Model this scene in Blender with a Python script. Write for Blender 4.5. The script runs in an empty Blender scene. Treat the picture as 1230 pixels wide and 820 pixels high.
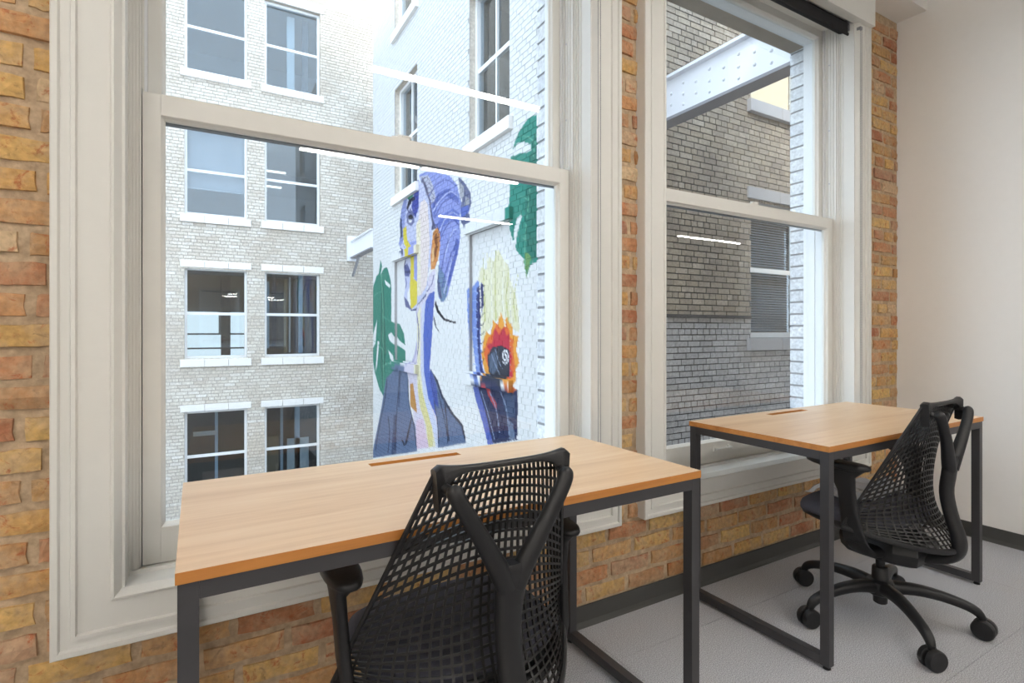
import bpy, bmesh, math, random
import numpy as np
from mathutils import Vector, Matrix
random.seed(7); np.random.seed(7)
PI = math.pi; R = math.radians
S = bpy.context.scene; COL = S.collection

# ------------------------------------------------------------------ camera, world, sun, exposure
# X runs along the window wall (right), Y goes out through the wall, Z is up.
FPX, CX, HOR, CAMZ, YAW = 640.0, 615.0, 397.0, 1.12, R(30)
cam_d = bpy.data.cameras.new('camera'); cam = bpy.data.objects.new('camera', cam_d); COL.objects.link(cam)
cam.location = (0, 0, CAMZ); cam.rotation_euler = (PI/2, 0, -YAW)
cam_d.sensor_width = 36; cam_d.lens = 36*FPX/1230; cam_d.shift_y = -(410-HOR)/1230
cam_d.clip_start = 0.02; cam_d.clip_end = 200
S.camera = cam
w = bpy.data.worlds.new('sky'); S.world = w; w.use_nodes = True
bgn = w.node_tree.nodes['Background']; bgn.inputs[0].default_value = (0.71, 0.84, 1.0, 1); bgn.inputs[1].default_value = 3.6
sl = bpy.data.lights.new('sun', 'SUN'); sl.energy = 6.0; sl.angle = R(1.5); sl.color = (1, .95, .86)
so = bpy.data.objects.new('sun', sl); COL.objects.link(so); so.location = (-20, -10, 30)
so.rotation_euler = Vector((.60, .45, -.66)).to_track_quat('-Z', 'Y').to_euler()
S.view_settings.view_transform = 'Standard'; S.view_settings.look = 'None'
S.view_settings.exposure = 0.12; S.view_settings.gamma = 1.0; S.view_settings.use_curve_mapping = False
LAMP = 53.0

_s, _c = math.sin(YAW), math.cos(YAW)
def ray(px, py):
    l = (px-CX)/FPX
    return (l*_c+_s, -l*_s+_c, (HOR-py)/FPX)
def onX(px, py, X0):
    r = ray(px, py); t = X0/r[0]; return (X0, t*r[1], CAMZ+t*r[2])
def onY(px, py, Y0):
    r = ray(px, py); t = Y0/r[1]; return (t*r[0], Y0, CAMZ+t*r[2])
def onZ(px, py, Z0):
    r = ray(px, py); t = (Z0-CAMZ)/r[2]; return (t*r[0], t*r[1], Z0)
def lin(c):
    return tuple((x/12.92 if x <= .04045 else ((x+.055)/1.055)**2.4) for x in [v/255 for v in c])

# ------------------------------------------------------------------ materials
def newmat(name):
    m = bpy.data.materials.new(name); m.use_nodes = True
    nt = m.node_tree; b = nt.nodes['Principled BSDF']; return m, nt, b
def N(nt, t, **k):
    n = nt.nodes.new(t)
    for a, v in k.items():
        if a in n.inputs.keys(): n.inputs[a].default_value = v
        else: setattr(n, a, v)
    return n
def L(nt, a, b): nt.links.new(a, b)
def plain(name, rgb, rough=.5, metal=0, var=.06, scale=30, bump=0, bscale=200, spec=.5):
    m, nt, b = newmat(name); c = lin(rgb)
    tc = N(nt, 'ShaderNodeTexCoord')
    no = N(nt, 'ShaderNodeTexNoise', Scale=scale, Detail=3.0); L(nt, tc.outputs['Object'], no.inputs['Vector'])
    mx = N(nt, 'ShaderNodeMix', data_type='RGBA')
    mx.inputs[6].default_value = (*[max(0, x*(1-var)) for x in c], 1); mx.inputs[7].default_value = (*[min(1, x*(1+var)) for x in c], 1)
    L(nt, no.outputs['Fac'], mx.inputs[0]); L(nt, mx.outputs[2], b.inputs['Base Color'])
    b.inputs['Roughness'].default_value = rough; b.inputs['Metallic'].default_value = metal
    b.inputs['Specular IOR Level'].default_value = spec
    if bump:
        n2 = N(nt, 'ShaderNodeTexNoise', Scale=bscale, Detail=2.0); L(nt, tc.outputs['Object'], n2.inputs['Vector'])
        bp = N(nt, 'ShaderNodeBump', Strength=bump, Distance=.002); L(nt, n2.outputs['Fac'], bp.inputs['Height']); L(nt, bp.outputs['Normal'], b.inputs['Normal'])
    return m
def ramp(nt, stops):
    r = N(nt, 'ShaderNodeValToRGB'); e = r.color_ramp.elements
    while len(e) < len(stops): e.new(.5)
    for i, (p, c) in enumerate(stops): e[i].position = p; e[i].color = (*lin(c), 1)
    return r
def brickmat(name, stops, rough=.85, nscale=9, blotch=None, bl_amt=.35, bump=.5, per_object=True, fine=60, red=False):
    m, nt, b = newmat(name)
    tc = N(nt, 'ShaderNodeTexCoord'); geo = N(nt, 'ShaderNodeNewGeometry')
    src = N(nt, 'ShaderNodeObjectInfo').outputs['Random'] if per_object else geo.outputs['Random Per Island']
    r = ramp(nt, stops); L(nt, src, r.inputs[0])
    no = N(nt, 'ShaderNodeTexNoise', Scale=nscale, Detail=5.0, Roughness=.65); L(nt, geo.outputs['Position'], no.inputs['Vector'])
    r2 = ramp(nt, [(.42, (0, 0, 0)), (.62, (255, 255, 255))]); L(nt, no.outputs['Fac'], r2.inputs[0])
    mu = N(nt, 'ShaderNodeMath', operation='MULTIPLY'); mu.inputs[1].default_value = bl_amt; L(nt, r2.outputs[0], mu.inputs[0])
    mx = N(nt, 'ShaderNodeMix', data_type='RGBA'); L(nt, mu.outputs[0], mx.inputs[0]); L(nt, r.outputs[0], mx.inputs[6])
    mx.inputs[7].default_value = (*lin(blotch or (120, 90, 70)), 1)
    col = mx.outputs[2]
    if red:
        n3 = N(nt, 'ShaderNodeTexNoise', Scale=26.0, Detail=5.0, Roughness=.7, Distortion=.6); L(nt, geo.outputs['Position'], n3.inputs['Vector'])
        for (a_, b_, amt, rc) in ((.56, .66, .75, (176, 96, 58)), (.30, .40, -.55, (118, 92, 70))):
            r3 = ramp(nt, [(a_, (0, 0, 0) if amt > 0 else (255, 255, 255)), (b_, (255, 255, 255) if amt > 0 else (0, 0, 0))]); L(nt, n3.outputs['Fac'], r3.inputs[0])
            m3 = N(nt, 'ShaderNodeMath', operation='MULTIPLY'); m3.inputs[1].default_value = abs(amt); L(nt, r3.outputs[0], m3.inputs[0])
            x3 = N(nt, 'ShaderNodeMix', data_type='RGBA'); L(nt, m3.outputs[0], x3.inputs[0]); L(nt, col, x3.inputs[6]); x3.inputs[7].default_value = (*lin(rc), 1); col = x3.outputs[2]
    nf = N(nt, 'ShaderNodeTexNoise', Scale=fine, Detail=4.0); L(nt, geo.outputs['Position'], nf.inputs['Vector'])
    mr = N(nt, 'ShaderNodeMapRange'); mr.inputs[1].default_value = .3; mr.inputs[2].default_value = .7; mr.inputs[3].default_value = .78; mr.inputs[4].default_value = 1.12
    L(nt, nf.outputs['Fac'], mr.inputs[0])
    vm = N(nt, 'ShaderNodeVectorMath', operation='SCALE'); L(nt, col, vm.inputs[0]); L(nt, mr.outputs[0], vm.inputs['Scale'])
    L(nt, vm.outputs[0], b.inputs['Base Color']); b.inputs['Roughness'].default_value = rough; b.inputs['Specular IOR Level'].default_value = .25
    bp = N(nt, 'ShaderNodeBump', Strength=bump, Distance=.004); L(nt, nf.outputs['Fac'], bp.inputs['Height']); L(nt, bp.outputs['Normal'], b.inputs['Normal'])
    return m
M = {}
M['brick'] = brickmat('old_brick', [(0, (180, 134, 92)), (.18, (206, 164, 104)), (.36, (216, 180, 116)), (.52, (192, 138, 100)), (.66, (172, 112, 84)), (.8, (204, 168, 106)), (.92, (166, 118, 96)), (1, (216, 190, 152))], blotch=(196, 170, 138), bl_amt=.6, nscale=14, red=True, bump=.9)
M['mortar'] = brickmat('old_mortar', [(0, (196, 172, 142)), (1, (196, 172, 142))], blotch=(160, 136, 108), bl_amt=.5, nscale=18, bump=.9)
M['white_trim'] = plain('white_trim_paint', (222, 221, 215), .38, var=.02)
M['white_sash'] = plain('white_sash_paint', (226, 225, 219), .35, var=.02)
M['ext_white'] = plain('exterior_white_paint', (236, 238, 240), .45, var=.03)
M['weather'] = plain('grey_weatherstrip', (120, 124, 128), .5, var=.05)
M['wallpaint'] = plain('wall_paint', (240, 238, 234), .8, var=.015, bump=.12, bscale=350)
M['ceilpaint'] = plain('ceiling_paint', (236, 234, 230), .85, var=.01)
M['rubber'] = plain('rubber_base', (72, 72, 70), .55, var=.08)
M['black'] = plain('black_plastic', (25, 25, 27), .42, var=.1, bump=.12, bscale=500)
M['web'] = plain('black_elastomer', (22, 21, 20), .38, var=.1)
M['fabric'] = plain('charcoal_seat_fabric', (76, 77, 88), .92, var=.2, scale=250, bump=.4, bscale=600)
M['steel'] = plain('powder_coated_steel', (72, 71, 73), .42, metal=.35, var=.05, bump=.05, bscale=700)
M['foot'] = plain('black_rubber_glide', (22, 22, 22), .7)
M['shade'] = plain('black_shade_fabric', (24, 24, 27), .85, var=.1)
M['chain'] = plain('bead_chain', (138, 140, 144), .35, var=.05)
M['chrome'] = plain('bracket_metal', (190, 192, 196), .3, metal=.8)
M['conc'] = plain('alley_asphalt', (120, 118, 116), .9, var=.2, scale=3)
M['stone'] = plain('cream_sill_stone', (240, 236, 232), .6, var=.04, scale=6)
M['greystone'] = plain('grey_sill_stone', (176, 174, 176), .6, var=.08, scale=6)
M['wframe'] = plain('white_window_frame', (238, 239, 240), .5, var=.02)
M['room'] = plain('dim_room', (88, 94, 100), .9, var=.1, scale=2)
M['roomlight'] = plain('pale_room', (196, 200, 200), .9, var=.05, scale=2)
M['girder'] = plain('white_steel_paint', (238, 240, 246), .45, var=.02)
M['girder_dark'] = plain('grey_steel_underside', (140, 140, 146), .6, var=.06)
M['blind'] = plain('pale_blind_slat', (196, 202, 216), .5, var=.03)
M['tan'] = plain('tan_shade', (206, 178, 122), .7, var=.03, scale=5)
M['far_mortar'] = plain('pale_mortar', (176, 167, 156), .9, var=.1, scale=8)
M['far_brick'] = brickmat('cream_brick', [(0, (218, 210, 198)), (.4, (228, 222, 212)), (.7, (210, 200, 188)), (1, (234, 229, 222))], nscale=.9, blotch=(192, 178, 162), bl_amt=.5, bump=.2, per_object=False, fine=25)
M['grey_mortar'] = plain('dark_mortar', (84, 80, 78), .9, var=.1, scale=8)
GST = [(0, (170, 156, 138)), (.35, (184, 172, 154)), (.7, (162, 150, 136)), (1, (194, 182, 166))]
M['grey_brick'] = brickmat('grey_brick_single', GST, nscale=1.6, blotch=(140, 130, 122), bl_amt=.5, bump=.2, fine=30)
M['grey_brick_i'] = brickmat('grey_brick_field', GST, nscale=1.6, blotch=(140, 130, 122), bl_amt=.5, bump=.2, per_object=False, fine=30)
GST2 = [(0, (196, 194, 194)), (.35, (208, 206, 206)), (.7, (188, 186, 188)), (1, (214, 212, 212))]
M['pale_brick'] = brickmat('pale_grey_brick_single', GST2, nscale=1.6, blotch=(160, 158, 158), bl_amt=.4, bump=.2, fine=30)
M['pale_brick_i'] = brickmat('pale_grey_brick_field', GST2, nscale=1.6, blotch=(160, 158, 158), bl_amt=.4, bump=.2, per_object=False, fine=30)
M['reveal_brick'] = brickmat('white_painted_brick', [(0, (222, 226, 230)), (.5, (232, 234, 236)), (1, (214, 218, 224))], blotch=(196, 200, 206), bl_amt=.4, bump=.3, nscale=8)
M['reveal_mortar'] = plain('grey_reveal_mortar', (150, 150, 152), .9, var=.1)
M['lintel'] = plain('weathered_lintel', (176, 164, 150), .8, var=.25, scale=6)
M['strip_blue'] = plain('hanging_pale_blue', (170, 190, 205), .8, var=.1)
M['strip_dark'] = plain('hanging_dark_blue', (52, 66, 84), .8, var=.1)
M['strip_tan'] = plain('hanging_ochre', (130, 112, 86), .8, var=.1)
def carpet():
    m, nt, b = newmat('grey_carpet'); geo = N(nt, 'ShaderNodeNewGeometry')
    n1 = N(nt, 'ShaderNodeTexNoise', Scale=330.0, Detail=4.0); L(nt, geo.outputs['Position'], n1.inputs['Vector'])
    r = ramp(nt, [(.32, (130, 131, 135)), (.5, (178, 179, 183)), (.66, (214, 215, 219))]); L(nt, n1.outputs['Fac'], r.inputs[0])
    n2 = N(nt, 'ShaderNodeTexNoise', Scale=1.7, Detail=3.0); L(nt, geo.outputs['Position'], n2.inputs['Vector'])
    r2 = ramp(nt, [(.52, (0, 0, 0)), (.72, (120, 120, 120))]); L(nt, n2.outputs['Fac'], r2.inputs[0])
    mx = N(nt, 'ShaderNodeMix', data_type='RGBA'); L(nt, r2.outputs[0], mx.inputs[0]); L(nt, r.outputs[0], mx.inputs[6]); mx.inputs[7].default_value = (*lin((186, 168, 140)), 1)
    L(nt, mx.outputs[2], b.inputs['Base Color']); b.inputs['Roughness'].default_value = .95; b.inputs['Specular IOR Level'].default_value = .1
    bp = N(nt, 'ShaderNodeBump', Strength=.35, Distance=.003); L(nt, n1.outputs['Fac'], bp.inputs['Height']); L(nt, bp.outputs['Normal'], b.inputs['Normal'])
    return m
M['carpet'] = carpet()
def wood(name, a, bcol, c, edge=False):
    m, nt, b = newmat(name); tc = N(nt, 'ShaderNodeTexCoord')
    mp = N(nt, 'ShaderNodeMapping'); mp.inputs['Scale'].default_value = (.9, 14, 14); L(nt, tc.outputs['Object'], mp.inputs['Vector'])
    n1 = N(nt, 'ShaderNodeTexNoise', Scale=3.2, Detail=7.0, Roughness=.62, Distortion=.4); L(nt, mp.outputs[0], n1.inputs['Vector'])
    mp2 = N(nt, 'ShaderNodeMapping'); mp2.inputs['Scale'].default_value = (.35, 5, 5); L(nt, tc.outputs['Object'], mp2.inputs['Vector'])
    n2 = N(nt, 'ShaderNodeTexNoise', Scale=2.0, Detail=2.0); L(nt, mp2.outputs[0], n2.inputs['Vector'])
    ad = N(nt, 'ShaderNodeMath', operation='ADD'); L(nt, n1.outputs['Fac'], ad.inputs[0]); L(nt, n2.outputs['Fac'], ad.inputs[1])
    hf = N(nt, 'ShaderNodeMath', operation='MULTIPLY'); hf.inputs[1].default_value = .5; L(nt, ad.outputs[0], hf.inputs[0])
    r = ramp(nt, [(.34, a), (.5, bcol), (.66, c)]); L(nt, hf.outputs[0], r.inputs[0])
    L(nt, r.outputs[0], b.inputs['Base Color']); b.inputs['Roughness'].default_value = .36
    return m
M['oak'] = wood('oak_laminate', (208, 172, 134), (222, 190, 154), (230, 204, 172))
M['oak_edge'] = wood('oak_edge_band', (176, 112, 50), (198, 132, 64), (210, 146, 76))
M['slot'] = wood('dark_oak_slot', (72, 46, 24), (88, 58, 32), (100, 68, 38))
def glass(name, tint=(1, 1, 1), rough=0.0, ior=1.5):
    m = bpy.data.materials.new(name); m.use_nodes = True; nt = m.node_tree; nt.nodes.clear()
    o = N(nt, 'ShaderNodeOutputMaterial'); t = N(nt, 'ShaderNodeBsdfTransparent'); t.inputs[0].default_value = (*tint, 1)
    g = N(nt, 'ShaderNodeBsdfGlossy'); g.inputs['Roughness'].default_value = rough; g.inputs['Color'].default_value = (1, 1, 1, 1)
    fr = N(nt, 'ShaderNodeFresnel'); mx = N(nt, 'ShaderNodeMixShader')
    ge = N(nt, 'ShaderNodeNewGeometry'); mr = N(nt, 'ShaderNodeMapRange')      # same reflectance from either face of the pane
    mr.inputs[3].default_value = ior; mr.inputs[4].default_value = 1/ior; L(nt, ge.outputs['Backfacing'], mr.inputs[0]); L(nt, mr.outputs[0], fr.inputs[0])
    L(nt, fr.outputs[0], mx.inputs[0]); L(nt, t.outputs[0], mx.inputs[1]); L(nt, g.outputs[0], mx.inputs[2]); L(nt, mx.outputs[0], o.inputs[0])
    return m
M['glass'] = glass('window_glass', (.97, .985, .98))
M['far_glass'] = glass('far_window_glass', (.80, .86, .90), .02, 1.7)
def emis(name, rgb, st):
    m = bpy.data.materials.new(name); m.use_nodes = True; nt = m.node_tree; nt.nodes.clear()
    o = N(nt, 'ShaderNodeOutputMaterial'); e = N(nt, 'ShaderNodeEmission'); e.inputs[0].default_value = (*rgb, 1); e.inputs[1].default_value = st
    L(nt, e.outputs[0], o.inputs[0]); return m
M['led'] = emis('led_diffuser', (1, .95, .89), LAMP)
M['litroom'] = emis('lit_far_window', (.82, .93, 1.0), 1.3)
M['glow_far'] = emis('added_room_glow', (1, .97, .85), 2.0)  # emitter added to brighten a room behind the far facade
def plastic():
    m, nt, b = newmat('clear_plastic_film')
    b.inputs['Base Color'].default_value = (.88, .92, .98, 1); b.inputs['Roughness'].default_value = .15; b.inputs['Alpha'].default_value = .72
    return m
M['film'] = plastic()
def paint():
    m, nt, b = newmat('mural_paint'); at = N(nt, 'ShaderNodeAttribute', attribute_name='mural')
    geo = N(nt, 'ShaderNodeNewGeometry'); nf = N(nt, 'ShaderNodeTexNoise', Scale=22.0, Detail=4.0); L(nt, geo.outputs['Position'], nf.inputs['Vector'])
    mr = N(nt, 'ShaderNodeMapRange'); mr.inputs[1].default_value = .3; mr.inputs[2].default_value = .7; mr.inputs[3].default_value = .93; mr.inputs[4].default_value = 1.03; L(nt, nf.outputs['Fac'], mr.inputs[0])
    vm = N(nt, 'ShaderNodeVectorMath', operation='SCALE'); L(nt, at.outputs['Color'], vm.inputs[0]); L(nt, mr.outputs[0], vm.inputs['Scale'])
    L(nt, vm.outputs[0], b.inputs['Base Color']); b.inputs['Roughness'].default_value = .7; b.inputs['Specular IOR Level'].default_value = .2
    return m
M['mural'] = paint()

# ------------------------------------------------------------------ mesh helpers
class MB:
    def __init__(s): s.v = []; s.f = []
    def add(s, vs, fs):
        o = len(s.v); s.v += [tuple(p) for p in vs]; s.f += [tuple(i+o for i in q) for q in fs]; return s
    def box(s, x0, x1, y0, y1, z0, z1):
        return s.add([(x0,y0,z0),(x1,y0,z0),(x1,y1,z0),(x0,y1,z0),(x0,y0,z1),(x1,y0,z1),(x1,y1,z1),(x0,y1,z1)],
                     [(0,3,2,1),(4,5,6,7),(0,1,5,4),(1,2,6,5),(2,3,7,6),(3,0,4,7)])
    def rings(s, rs, caps=True, closed=True):
        n = len(rs[0]); vs = [p for r in rs for p in r]; fs = []
        for i in range(len(rs)-1):
            for j in range(n if closed else n-1):
                k = (j+1) % n; fs.append((i*n+j, i*n+k, (i+1)*n+k, (i+1)*n+j))
        if caps: fs.append(tuple(range(n-1, -1, -1))); fs.append(tuple((len(rs)-1)*n+j for j in range(n)))
        return s.add(vs, fs)
    def tube(s, path, rad, n=10, flat=None, up=(0, 0, 1), power=2.0):
        P = [Vector(p) for p in path]; rs = []
        for i, p in enumerate(P):
            t = (P[min(i+1, len(P)-1)]-P[max(i-1, 0)]).normalized()
            u = Vector(up)
            if abs(t.dot(u)) > .97: u = Vector((0, 1, 0))
            a = t.cross(u).normalized(); b = a.cross(t).normalized()
            r = rad[i] if isinstance(rad, list) else rad
            ra, rb = (r if isinstance(r, (list, tuple)) else (r, r*(flat or 1)))
            ring = []
            for k in range(n):
                th = 2*PI*k/n; cc, ss = math.cos(th), math.sin(th); e = 2/power
                ring.append(p + a*(ra*math.copysign(abs(cc)**e, cc)) + b*(rb*math.copysign(abs(ss)**e, ss)))
            rs.append(ring)
        return s.rings(rs)
    def cyl(s, p0, p1, r, n=16): return s.tube([p0, p1], r, n)
    def build(s, name, mat, parent=None, smooth=False, bevel=0, kind=None):
        me = bpy.data.meshes.new(name); me.from_pydata(s.v, [], s.f); me.update()
        bm = bmesh.new(); bm.from_mesh(me)
        if bevel: bmesh.ops.bevel(bm, geom=bm.edges[:], offset=bevel, segments=2, profile=.7, affect='EDGES', clamp_overlap=True)
        bmesh.ops.recalc_face_normals(bm, faces=bm.faces[:]); bm.to_mesh(me); bm.free()
        if smooth:
            for p in me.polygons: p.use_smooth = True
        return link(name, me, mat, parent, kind)
def link(name, me, mat, parent=None, kind=None):
    o = bpy.data.objects.new(name, me); COL.objects.link(o)
    if mat is not None and not me.materials: me.materials.append(M[mat] if isinstance(mat, str) else mat)
    if parent: o.parent = parent
    if kind: o['kind'] = kind
    return o
def autosmooth(o, ang=40):
    me = o.data
    for p in me.polygons: p.use_smooth = True
    try: me.set_sharp_from_angle(angle=R(ang))
    except Exception: pass
    return o
def thing(name, label, cat, loc=(0, 0, 0), rz=0, group=None, kind=None):
    o = bpy.data.objects.new(name, None); COL.objects.link(o); o.location = loc; o.rotation_euler = (0, 0, rz); o.empty_display_size = .1
    if label: o['label'] = label
    if cat: o['category'] = cat
    if group: o['group'] = group
    if kind: o['kind'] = kind
    return o
def tag(o, label, cat, group=None):
    o['label'] = label; o['category'] = cat
    if group: o['group'] = group
    return o
def dup(o, parent=None):
    c = o.copy(); COL.objects.link(c); c.parent = parent
    for ch in list(o.children): dup(ch, c)
    return c
def bx(name, mat, parent, *d, bevel=0, kind=None): return MB().box(*d).build(name, mat, parent, bevel=bevel, kind=kind)
def hit(px, py, poly):   # vectorised even-odd test
    ins = np.zeros(px.shape, bool); n = len(poly); j = n-1
    for i in range(n):
        xi, yi = poly[i]; xj, yj = poly[j]
        if yi != yj:
            ins ^= ((yi > py) != (yj > py)) & (px < (xj-xi)*(py-yi)/(yj-yi)+xi)
        j = i
    return ins

def spl(pts, t):
    """Catmull-Rom through pts, t in 0..1"""
    n = len(pts)-1; x = min(max(t, 0), 1)*n; i = min(int(x), n-1); f = x-i
    p0, p1, p2, p3 = [np.array(pts[max(0, min(n, k))], float) for k in (i-1, i, i+1, i+2)]
    return .5*((2*p1)+(-p0+p2)*f+(2*p0-5*p1+4*p2-p3)*f*f+(-p0+3*p1-3*p2+p3)*f**3)

# ------------------------------------------------------------------ room shell
YB = 1.62                 # inner brick face of the window wall
XW = 3.62                 # short painted wall at the right
WX0, WX1, WZ0, WZ1 = -.305, 1.40, .365, 2.97     # outer edge of casing of the first window
OFF = 1.825
HOLES = [(WX0+.122+k*OFF, WX1-.122+k*OFF, .44, 2.845) for k in (0, 1)]
ZT = 5.2
def slab(xa, xb, ya, yb, za, zb, holes):
    m = MB(); xs = sorted({xa, xb} | {h[0] for h in holes} | {h[1] for h in holes})
    for i in range(len(xs)-1):
        x0, x1 = xs[i], xs[i+1]; mid = (x0+x1)/2; cur = za
        for h in sorted([h for h in holes if h[0] < mid < h[1]], key=lambda h: h[2]):
            m.box(x0, x1, ya, yb, cur, h[2]); cur = h[3]
        m.box(x0, x1, ya, yb, cur, zb)
    return m
wall = slab(-4.0, 11, YB+.0045, 1.955, -.25, 3.4, HOLES).build('wall_back', 'mortar', kind='structure')
bx('wall_back_upper', 'far_mortar', None, -8, 14, 1.62, 1.955, 3.4, ZT, kind='structure')
bx('wall_back_lower', 'far_mortar', None, -8, 14, 1.62, 1.955, -9, -.25, kind='structure')
floor = bx('floor', 'mortar', None, -4, 11, -6, YB+.03, -.25, -.006, kind='structure')
TX, TY = .61, .61
tile_me = None
for i in range(-2, 7):
    for j in range(-2, 2):
        x0 = i*TX; x1 = min(x0+TX, XW) ; y0 = .78+j*TY; y1 = min(y0+TY, YB)
        if x1-x0 < .05: continue
        x0 += .0006; y0 += .0006; x1 -= .0006; y1 -= .0006
        bx('carpet_tile', 'carpet', floor, x0, x1, y0, y1, -.006, 0.0)
m = MB().box(-4, 11, -6, .78-2*TY, -.006, 0).box(-4, -2*TX, .78-2*TY, YB, -.006, 0).box(XW+.1, 11, .78-2*TY, YB, -.006, 0)
m.build('carpet', 'carpet', floor)
bx('ceiling', 'ceilpaint', None, -4, 11, -6, YB+.02, 3.3, 3.4, kind='structure')
sof = bx('trim_1', 'ceilpaint', None, -4, XW, 1.47, YB+.01, 2.972, 3.3, kind='structure')
bx('wall_right', 'wallpaint', None, XW, XW+.15, .72, YB+.02, 0, 3.3, kind='structure')
bx('wall_left', 'wallpaint', None, -4.1, -4, -6, YB+.02, -.1, 3.4, kind='structure')
bx('wall_front', 'wallpaint', None, -4, 11, -6.1, -6, -.1, 3.4, kind='structure')
bx('wall_far_right', 'wallpaint', None, 11, 11.1, -6, YB+.02, -.1, 3.4, kind='structure')
bx('wall_side_room', 'wallpaint', None, XW+.15, 11, 1.59, YB+.0099, 0, 3.3, kind='structure')
def base(name, pts, inward):
    prof = [(0, .078), (-.004, .078), (-.005, .018), (-.010, .006), (-.016, 0), (0, 0)]
    rs = []
    for (x, y) in pts: rs.append([(x+inward[0]*-o, y+inward[1]*-o, z) for o, z in prof])
    m = MB(); m.rings(rs); return m.build(name, 'rubber', None, kind='structure')
base('baseboard_back', [(-4, YB-.003), (XW-.005, YB-.003)], (0, -1))
base('baseboard_right', [(XW, YB-.008), (XW, .72)], (-1, 0))
for bb in ('baseboard_back', 'baseboard_right'): bpy.data.objects[bb]['kind'] = 'structure'

# interior bricks, one object each
def brick_mesh(name, w, h, d, nx=3, nz=2, jit=.0025, seed=0):
    """box-like brick: front face at local -Y, soft uneven edge; origin at the centre of the front face"""
    rnd = random.Random(seed); m = MB(); idx = {}
    vs = []
    for k in range(nz+1):
        for i in range(nx+1):
            ed = (i in (0, nx)) or (k in (0, nz)); co = (i in (0, nx)) and (k in (0, nz))
            x = (i/nx-.5)*w; z = (k/nz-.5)*h
            if i == 0: x += .0015+rnd.random()*jit
            if i == nx: x -= .0015+rnd.random()*jit
            if k == 0: z += .001+rnd.random()*jit
            if k == nz: z -= .001+rnd.random()*jit
            y = (rnd.random()-.5)*jit*.9 + (.0035 if ed else 0) + (.002 if co else 0)
            vs.append((x, y, z)); idx[(i, k)] = len(vs)-1
    per = [(i, 0) for i in range(nx)]+[(nx, k) for k in range(nz)]+[(i, nz) for i in range(nx, 0, -1)]+[(0, k) for k in range(nz, 0, -1)]
    bk = []
    for (i, k) in per:
        x, y, z = vs[idx[(i, k)]]; vs.append(((i/nx-.5)*w, d, (k/nz-.5)*h)); bk.append(len(vs)-1)
    fs = [(idx[(i, k)], idx[(i+1, k)], idx[(i+1, k+1)], idx[(i, k+1)]) for i in range(nx) for k in range(nz)]
    for q in range(len(per)):
        r = (q+1) % len(per); fs.append((idx[per[r]], idx[per[q]], bk[q], bk[r]))
    me = bpy.data.meshes.new(name); me.from_pydata(vs, [], fs); me.update()
    for p in me.polygons: p.use_smooth = False
    return me
CO, BL, JT = .0714, .202, .014
rb = random.Random(3)
zones = [(-.62, WX0+.015, .07, 3.0), (WX1-.015, WX0+OFF+.015, WZ0-.0, 3.0), (WX1+OFF-.015, XW-.002, WZ0-.0, 2.972), (WX0+.015, XW-.002, .0757, WZ0+.012)]
cache = {}
def put_brick(x0, x1, zc, h):
    wd = x1-x0
    if wd < .02: return
    key = (round(wd, 3), round(h, 3), rb.randrange(3))
    if key not in cache:
        me = brick_mesh('brick', wd, h, .03, 4, 2, .0055, seed=len(cache)); me.materials.append(M['brick']); cache[key] = me
    o = bpy.data.objects.new('brick', cache[key]); COL.objects.link(o); o.parent = wall
    o.location = ((x0+x1)/2, YB-.005+rb.uniform(-.003, .003), zc+rb.uniform(-.002, .002)); o.rotation_euler = (rb.uniform(-.015, .015), rb.uniform(-.012, .012), rb.uniform(-.012, .012))
row = 0; z = .079
while z < 2.97:
    h = CO-.0135
    if z+h > 2.97: break
    ivs = [(-.62, XW-.002)] if z+h < WZ0+.012 else [(-.62, WX0+.012), (WX1-.012, WX0+OFF+.012), (WX1+OFF-.012, XW-.002)]
    hdr = (row % 6 == 4)
    bl = (.098 if hdr else BL)
    for (a, b) in ivs:
        st = BL+JT
        x = -.9 + (row % 2)*(BL+JT)/2 + ((row*37) % 11)*.004
        while x < b:
            x0, x1 = max(x, a), min(x+bl, b)
            if x1-x0 > .022: put_brick(x0, x1, z+h/2, h)
            x += bl+JT
    z += CO; row += 1

# ------------------------------------------------------------------ windows of the room
def frame_side(prof, x0, x1, z0, z1, side):
    """one mitred side (L,R,B,T) of a frame; prof = [(inset, Y)]"""
    rs = []
    A = []; B = []
    for w_, y in prof:
        p = {'L': ((x0+w_, y, z0+w_), (x0+w_, y, z1-w_)), 'R': ((x1-w_, y, z0+w_), (x1-w_, y, z1-w_)),
             'B': ((x0+w_, y, z0+w_), (x1-w_, y, z0+w_)), 'T': ((x0+w_, y, z1-w_), (x1-w_, y, z1-w_))}[side]
        A.append(p[0]); B.append(p[1])
    m = MB(); m.rings([A, B]); return m
CAS = [(0, YB+.012), (0, 1.574), (.003, 1.571), (.014, 1.571), (.018, 1.578), (.036, 1.578), (.038, 1.573), (.046, 1.573), (.049, 1.581), (.110, 1.581), (.114, 1.575), (.118, 1.574), (.132, 1.592), (.132, YB+.012)]
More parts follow.
